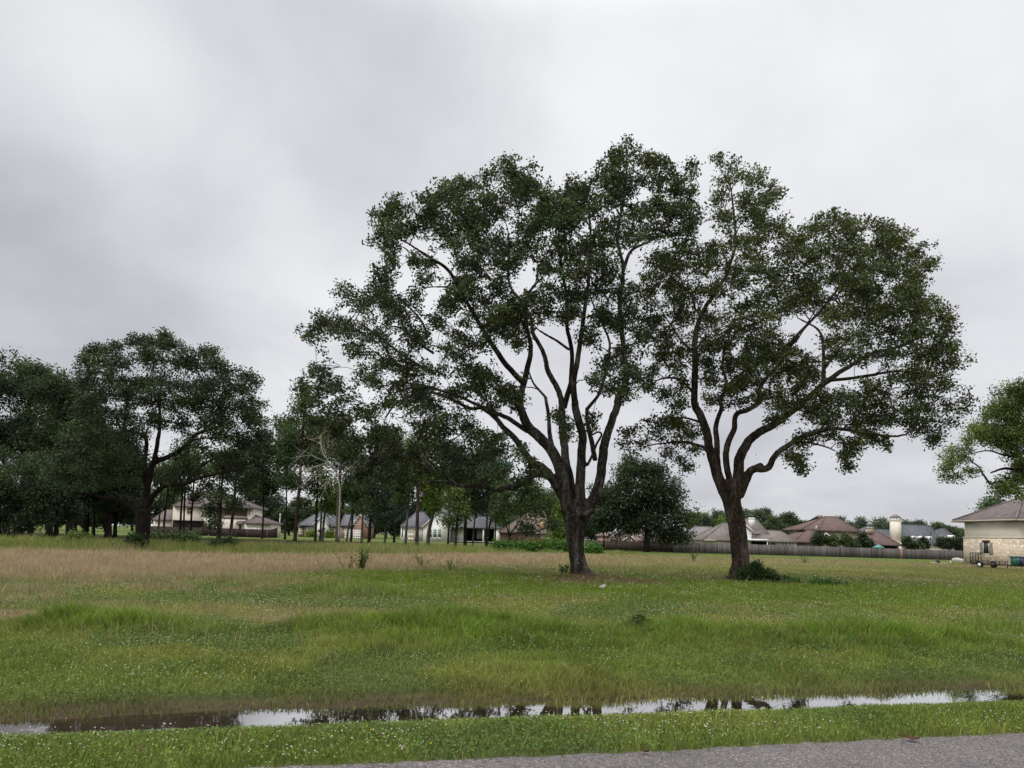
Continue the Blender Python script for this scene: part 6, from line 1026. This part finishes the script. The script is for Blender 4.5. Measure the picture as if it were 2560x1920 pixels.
# fences
def picket_fence(name, label, x0, y0, x1, y1, h_, col, group, cat='fence', var=.25, bw=.145, rails=False, special=None, hfn=None):
    a = np.array([x0, y0, 0.0]); b = np.array([x1, y1, 0.0]); Lf = np.linalg.norm(b - a); u = (b - a) / Lf; nrm = np.array([u[1], -u[0], 0]); root = thing(name, label, cat, a, group); bm, sp = MB(), MB(); n = int(Lf / bw); rl = MB(); posts = []
    tone = 1.0
    for i in range(n):
        s = i * bw; hh = h_ + rng.normal(0, .012) + (hfn(s / Lf) if hfn else 0); off = rng.normal(0, .006); k = np.clip(1 + var * rng.normal(0, .8), .45, 1.6)
        if i % 17 == 0: tone = 1 + .12 * rng.normal()
        isp = special and special[0] <= i < special[1]
        c = np.array(special[2]) if isp else np.array(col) * k * tone * (1 + rng.normal(0, .03, 3))
        p0 = u * (s + .004) + nrm * (.01 + off); p1 = u * (s + bw - .006) + nrm * (.01 + off); t_ = nrm * .018
        vv = [p0, p1, p1 - t_, p0 - t_]; (sp if isp else bm).add([q + (0, 0, -.05) for q in vv] + [q + (0, 0, hh) for q in vv], np.array([(3, 2, 1, 0), (4, 5, 6, 7), (0, 1, 5, 4), (1, 2, 6, 5), (2, 3, 7, 6), (3, 0, 4, 7)]), c)
    bm.build('boards', M['board'], root)
    if sp.n: o = sp.build('new_boards', M['board'], root); o['label'] = 'short run of new reddish boards'
    sg = 1 if rails else -1                                  # rails and posts on the field side, or behind the boards
    for z in (.3, h_ * .55, h_ - .25):
        p0, p1 = nrm * (.035 if rails else -.05), u * Lf + nrm * (.035 if rails else -.05); t_ = nrm * .035; q = MB()
        q.add([p0 + (0, 0, z), p1 + (0, 0, z), p1 - t_ * -sg + (0, 0, z), p0 - t_ * -sg + (0, 0, z)] + [p0 + (0, 0, z + .09), p1 + (0, 0, z + .09), p1 - t_ * -sg + (0, 0, z + .09), p0 - t_ * -sg + (0, 0, z + .09)], np.array([(3, 2, 1, 0), (4, 5, 6, 7), (0, 1, 5, 4), (1, 2, 6, 5), (2, 3, 7, 6), (3, 0, 4, 7)]), np.array(col) * (1.5 if rails else .9)); q.build('rail', M['board'], root)
    for k in range(int(Lf / 2.4) + 1):
        if k >= 90: break
        c0 = u * min(Lf - .06, k * 2.4 + .06) + nrm * (.10 if rails else -.13); MB().box(c0 - (.045, .045, .1), c0 + (.045, .045, h_ + (.05 if rails else -.1)), np.array(col) * (1.5 if rails else .9)).build('post', M['board'], root)
    return root
FG = 'wooden board fences closing the field'
GREYW = (.122, .110, .106)
x0, x1 = Xat(1684, 113), Xat(2411, 124); n_ = int(math.hypot(x1 - x0, 11) / .145); fx = lambda px: int(n_ * min(np.linspace(0, 1, 4000), key=lambda f: abs(Xat(px, 113 + 11 * f) - x0 - (x1 - x0) * f)))
picket_fence('board_fence', 'long weathered grey board fence at the right, with one new reddish patch', x0, 113, x1, 124, 1.62, GREYW, FG, special=(fx(2252.5), fx(2258.5), (.36, .20, .145)))
picket_fence('board_fence', 'dark brown board fence behind the dense round tree', Xat(1462, 121), 121, Xat(1686, 114), 114, 1.52, (.058, .044, .038), FG, var=.15)
picket_fence('board_fence', 'dark brown board fence in front of the cream house, rising at its right end', Xat(362, 148), 148, Xat(667, 143), 143, 1.62, (.040, .026, .024), FG, var=.15)
picket_fence('board_fence', 'short dark fence return right of the cream house, its top curving up', Xat(667.5, 143), 143, Xat(693, 150), 150, 1.62, (.052, .034, .030), FG, var=.15, hfn=lambda f: .55 * f * f)
picket_fence('board_fence', 'red-brown board fence with outer rails, below the brown-roofed brick house', Xat(1331, 126), 126, Xat(1394, 126), 126, 1.45, (.13, .05, .028), FG, rails=True)
picket_fence('board_fence', 'red-brown board fence running back towards the white house\'s porch', Xat(1330.5, 126), 126, Xat(1249, 158), 158, 1.6, (.085, .035, .028), FG, rails=True)

# row of shrubs behind the long fence
GS = 'rounded shrubs behind the long grey fence'
for px, ells, lab, gr in ((2047, [(2047, 1349, 16, 18), (2045, 1342, 11, 10)], 'dark round shrub at the left end of the row behind the grey fence', 'dark'), (2078, [(2078, 1354, 17, 14), (2070, 1349, 9, 9)], 'green shrub second in the row, between the dark round and the pointed one', 'mid'), (2112, [(2112, 1354, 17, 15), (2110, 1343, 8, 11), (2120, 1348, 9, 10)], 'shrub with spiky pointed top under the upper windows of the two-storey house', 'mid'),
    (2138, [(2138, 1358, 13, 11)], 'lowest shrub of the row, right of the pointed one', 'olive'), (2163, [(2160, 1354, 18, 16), (2155, 1343, 10, 10), (2172, 1358, 12, 12)], 'large dark shrub left of the teal umbrella', 'dark'), (2272, [(2271, 1360, 11, 16), (2268, 1350, 8, 9)], 'tall shrub just right of the big white chimney', 'dark'), (2292, [(2292, 1364, 12, 12)], 'low light green shrub under the middle dormers', 'mid'),
    (2312, [(2312, 1360, 11, 15), (2308, 1352, 7, 8)], 'narrow dark shrub under the middle dormers', 'dark'), (2360, [(2360, 1360, 24, 17), (2350, 1354, 12, 12), (2372, 1358, 12, 14)], 'widest shrub of the row, under the right dormer', 'dark'), (2397, [(2396, 1362, 12, 18), (2402, 1352, 8, 12)], 'dark shrub touching the stone house at the end of the row', 'dark')):
    simple_tree('shrub', lab, GS, [(px, 1395), (px, 1380), (px, 1362)], 3, 130, ells, gr, nl=int(8 + sum(e[2] * e[3] for e in ells) / 22), tips=5, leaves=20, L=.24, cat='shrub', sub=(.33, .46), spread=.26)

# lamp post
lp = thing('lamp_post', 'slim white lamp post right of the cream house', 'lamp post', (Xat(697.5, 176), 176, 0)); zt_ = P(702, 1290, 176)[2]
MB().cyl((0, 0, -.1), (0, 0, zt_), .09, .065, 10).cyl((0, 0, 0), (0, 0, .5), .14, .13, 10).build('pole', M['white'], lp, True); MB().cyl((0, 0, zt_ + .002), (0, 0, zt_ + .12), .1, .16, 10).cyl((0, 0, zt_ + .12), (0, 0, zt_ + .5), .2, .15, 10).cyl((0, 0, zt_ + .5), (0, 0, zt_ + .6), .19, .03, 10).build('lamp_head', M['white'], lp, True)
# utility trailer
TD = 73.6; tr = thing('utility_trailer', 'black open utility trailer with raised mesh ramp, parked by the stone house', 'trailer', (Xat(2427, TD), TD, 0), rz=math.radians(-73)); TL, TW, dz = 2.55, 1.5, .42
f = MB()
for y in (0, TW - .06): f.box((0, y, dz - .12), (TL, y + .06, dz))
for x in np.linspace(0, TL - .06, 6): f.box((x, .06, dz - .10), (x + .06, TW - .06, dz - .01))
f.build('frame', M['iron'], tr); MB().box((.06, .06, dz + .002), (TL - .06, TW - .06, dz + .03)).build('deck', M['darkwood'], tr)
for y in (0, TW - .04):
    b_ = MB().box((0, y, dz + .24), (TL, y + .04, dz + .28))
    for x in np.linspace(.0, TL - .05, 5): b_.box((x, y, dz), (x + .05, y + .04, dz + .24))
    b_.build('side_rail', M['iron'], tr)
b_ = MB().box((-.1, 0, dz), (-.06, TW, dz + .05)).box((-.1, 0, dz + 1.0), (-.06, TW, dz + 1.06))
for y in np.linspace(0, TW - .05, 5): b_.box((-.1, y, dz + .05), (-.06, y + .05, dz + 1.0))
for y in np.linspace(.08, TW - .08, 12): b_.box((-.085, y, dz + .05), (-.075, y + .008, dz + 1.0))
for z in np.linspace(dz + .15, dz + .95, 8): b_.box((-.087, .05, z), (-.073, TW - .05, z + .008))
b_.build('ramp_gate', M['iron'], tr)
for y in (-.24, TW + .05):
    MB().cyl((1.15, y, .29), (1.15, y + .19, .29), .29, .29, 20).build('tyre', M['rubber'], tr, False); MB().cyl((1.15, y - .012, .29), (1.15, y + .202, .29), .17, .17, 16).build('rim', M['rim'], tr)
    fd = MB(); q = [(1.15 + .38 * math.cos(t), .30 + .36 * math.sin(t)) for t in np.linspace(.35, np.pi - .35, 7)]
    for (xa, za), (xb, zb) in zip(q[:-1], q[1:]): fd.poly([(xa, y - .02, za), (xb, y - .02, zb), (xb, y + .21, zb), (xa, y + .21, za), (xa, y - .02, za + .03), (xb, y - .02, zb + .03), (xb, y + .21, zb + .03), (xa, y + .21, za + .03)], [(0, 1, 2, 3), (4, 7, 6, 5), (0, 4, 5, 1), (3, 2, 6, 7), (0, 3, 7, 4), (1, 5, 6, 2)])
    fd.build('mudguard', M['iron'], tr)
MB().cyl((TL, .2, dz - .06), (TL + .95, TW / 2 - .05, dz - .06), .04, .04, 8).cyl((TL, TW - .2, dz - .06), (TL + .95, TW / 2 + .05, dz - .06), .04, .04, 8).cyl((TL + .85, TW / 2, dz - .06), (TL + 1.2, TW / 2, dz - .04), .05, .06, 8).build('tongue', M['iron'], tr); MB().cyl((TL + .75, TW / 2, .02), (TL + .75, TW / 2, dz + .35), .035, .035, 8).cyl((TL + .75, TW / 2, 0), (TL + .75, TW / 2, .03), .1, .1, 10).build('jack', M['iron'], tr)
# wheeled bins
def bin_(px, D, lab, m, sticker):
    r_ = thing('wheeled_bin', lab, 'bin', (Xat(px, D), D, 0), 'wheeled bins beside the stone house', rz=.25)
    z0, z1 = .1, 1.08; a, b = .25, .33
    MB().poly([(-a, -a, z0), (a, -a, z0), (a, a, z0), (-a, a, z0), (-b, -b - .04, z1), (b, -b - .04, z1), (b, b, z1), (-b, b, z1)], [(3, 2, 1, 0), (0, 1, 5, 4), (1, 2, 6, 5), (2, 3, 7, 6), (3, 0, 4, 7), (4, 5, 6, 7)]).box((-b - .02, -b - .06, z1 - .09), (b + .02, b + .02, z1 - .03)).box((-.2, -.3, z0 + .1), (-.06, -.285, z1 - .3)).box((.06, -.3, z0 + .1), (.2, -.285, z1 - .3)).build('body', M[m], r_)
    MB().poly([(-b - .03, -b - .1, z1 + .003), (b + .03, -b - .1, z1 + .003), (b + .03, b + .04, z1 + .003), (-b - .03, b + .04, z1 + .003), (-b + .04, -b, z1 + .09), (b - .04, -b, z1 + .09), (b - .04, b - .02, z1 + .11), (-b + .04, b - .02, z1 + .11)], [(3, 2, 1, 0), (0, 1, 5, 4), (1, 2, 6, 5), (2, 3, 7, 6), (3, 0, 4, 7), (4, 5, 6, 7)]).build('lid', M[m], r_)
    MB().cyl((-b, b + .09, z1 - .02), (b, b + .09, z1 - .02), .022, .022, 8).build('handle', M[m], r_)
    for sx in (-.31, .25): MB().cyl((sx, .27, .13), (sx + .06, .27, .13), .13, .13, 14).build('wheel', M['rubber'], r_)
    if sticker: MB().box((-.17, -.365, .87), (.12, -.352, .95)).build('sticker', M['white'], r_)
bin_(2538, 82.6, 'dark green wheeled bin with pale sticker, left of the slate one', 'bin_green', True); bin_(2556, 82.9, 'dark slate-blue wheeled bin at the right edge', 'bin_blue', False)
# patio umbrella
um = thing('patio_umbrella', 'teal patio umbrella open above the long grey fence', 'umbrella', (Xat(2196, 139), 139, 0)); zt_ = P(2196, 1361, 139)[2]; cn = MB(); R8 = 1.05; a8 = np.linspace(0, 2 * np.pi, 9)[:-1] + .2
cn.poly([(0, 0, zt_)] + [(R8 * math.cos(t), R8 * math.sin(t), zt_ - .55) for t in a8] + [(R8 * math.cos(t), R8 * math.sin(t), zt_ - .68) for t in a8] + [(0, 0, zt_ - .06)], [(0, 1 + i, 1 + (i + 1) % 8) for i in range(8)] + [(1 + i, 9 + i, 9 + (i + 1) % 8, 1 + (i + 1) % 8) for i in range(8)] + [(17, 9 + (i + 1) % 8, 9 + i) for i in range(8)])
cn.build('canopy', M['teal'], um); MB().cyl((0, 0, 0), (0, 0, zt_ + .08), .025, .025, 8).build('pole', M['darkwood'], um); MB().cyl((0, 0, 0), (0, 0, .1), .3, .25, 14).build('base', M['concrete'], um)
# pale heap, utility box, slabs, stake, stone
def lump(name, label, cat, c, R, m, seed, sq=1.0):
    r_ = np.random.default_rng(seed); b = MB(); nu, nv = 16, 10; V = []
    for j in range(nv + 1):
        for i in range(nu):
            t, p = 2 * np.pi * i / nu, np.pi * j / nv; d = np.array([math.cos(t) * math.sin(p), math.sin(t) * math.sin(p), math.cos(p)]); k = 1 + .35 * (fnoise(np.array([d[0] * 1.6 + seed]), np.array([d[1] * 1.6 + d[2] * 2.1]))[0] - .5)
            V.append(d * np.array(R) * k)
    b.add(V, np.array([(j * nu + i, (j + 1) * nu + i, (j + 1) * nu + (i + 1) % nu, j * nu + (i + 1) % nu) for j in range(nv) for i in range(nu)])); o = b.build(name, M[m], None, True, origin=(0, 0, 0)); o.location = c; return tag(o, label, cat)
lump('rubble_heap', 'pale lumpy heap lying between the grey fence and the stone house', 'heap', (Xat(2393, 112), 112, .1), (.85, .6, .45), 'rubble', 4); lump('rubble_heap', 'lower pale lump at the right end of the lumpy heap', 'heap', (Xat(2405, 111), 111, .08), (.7, .5, .34), 'rubble', 9)
ub = thing('utility_box', 'small dark utility box on the lawn before the grey fence', 'box', (Xat(2344, 92), 92, 0)); MB().box((-.17, -.12, -.05), (.17, .12, .32)).build('body', M['iron'], ub); MB().box((-.2, -.15, .322), (.2, .15, .37)).build('lid', M['greyp'], ub)
for px, lab in ((2334, 'flat pale slab on the lawn left of the utility box'), (2363, 'flat pale slab on the lawn right of the utility box')):
    o = MB().box((-.4, -.3, -.05), (.4, .3, .05)).build('concrete_slab', M['concrete'], None, origin=(0, 0, 0)); o.location = (Xat(px, 92), 92, 0); tag(o, lab, 'slab', 'flat slabs on the far lawn')
mk = thing('marker_stake', 'short white marker stake on the lawn near the stone house', 'stake', (Xat(2376.5, 93), 93, 0)); MB().cyl((0, 0, -.05), (0, 0, .26), .07, .06, 8).build('pipe', M['white'], mk); MB().cyl((0, 0, .262), (0, 0, .31), .09, .08, 8).build('cap', M['white'], mk)
sx = G(1503, 1472); o = MB().poly([(-.14, -.08, -.03), (.14, -.08, -.03), (.14, .1, -.03), (-.14, .1, -.03), (-.10, -.05, .05), (.13, -.06, .15), (.12, .08, .16), (-.11, .07, .06)], [(3, 2, 1, 0), (0, 1, 5, 4), (1, 2, 6, 5), (2, 3, 7, 6), (3, 0, 4, 7), (4, 5, 6, 7)]).build('stone', M['rubble'], None, origin=(0, 0, 0)); o.location = sx; tag(o, 'pale wedge-shaped stone at the roots of the middle oak', 'stone')
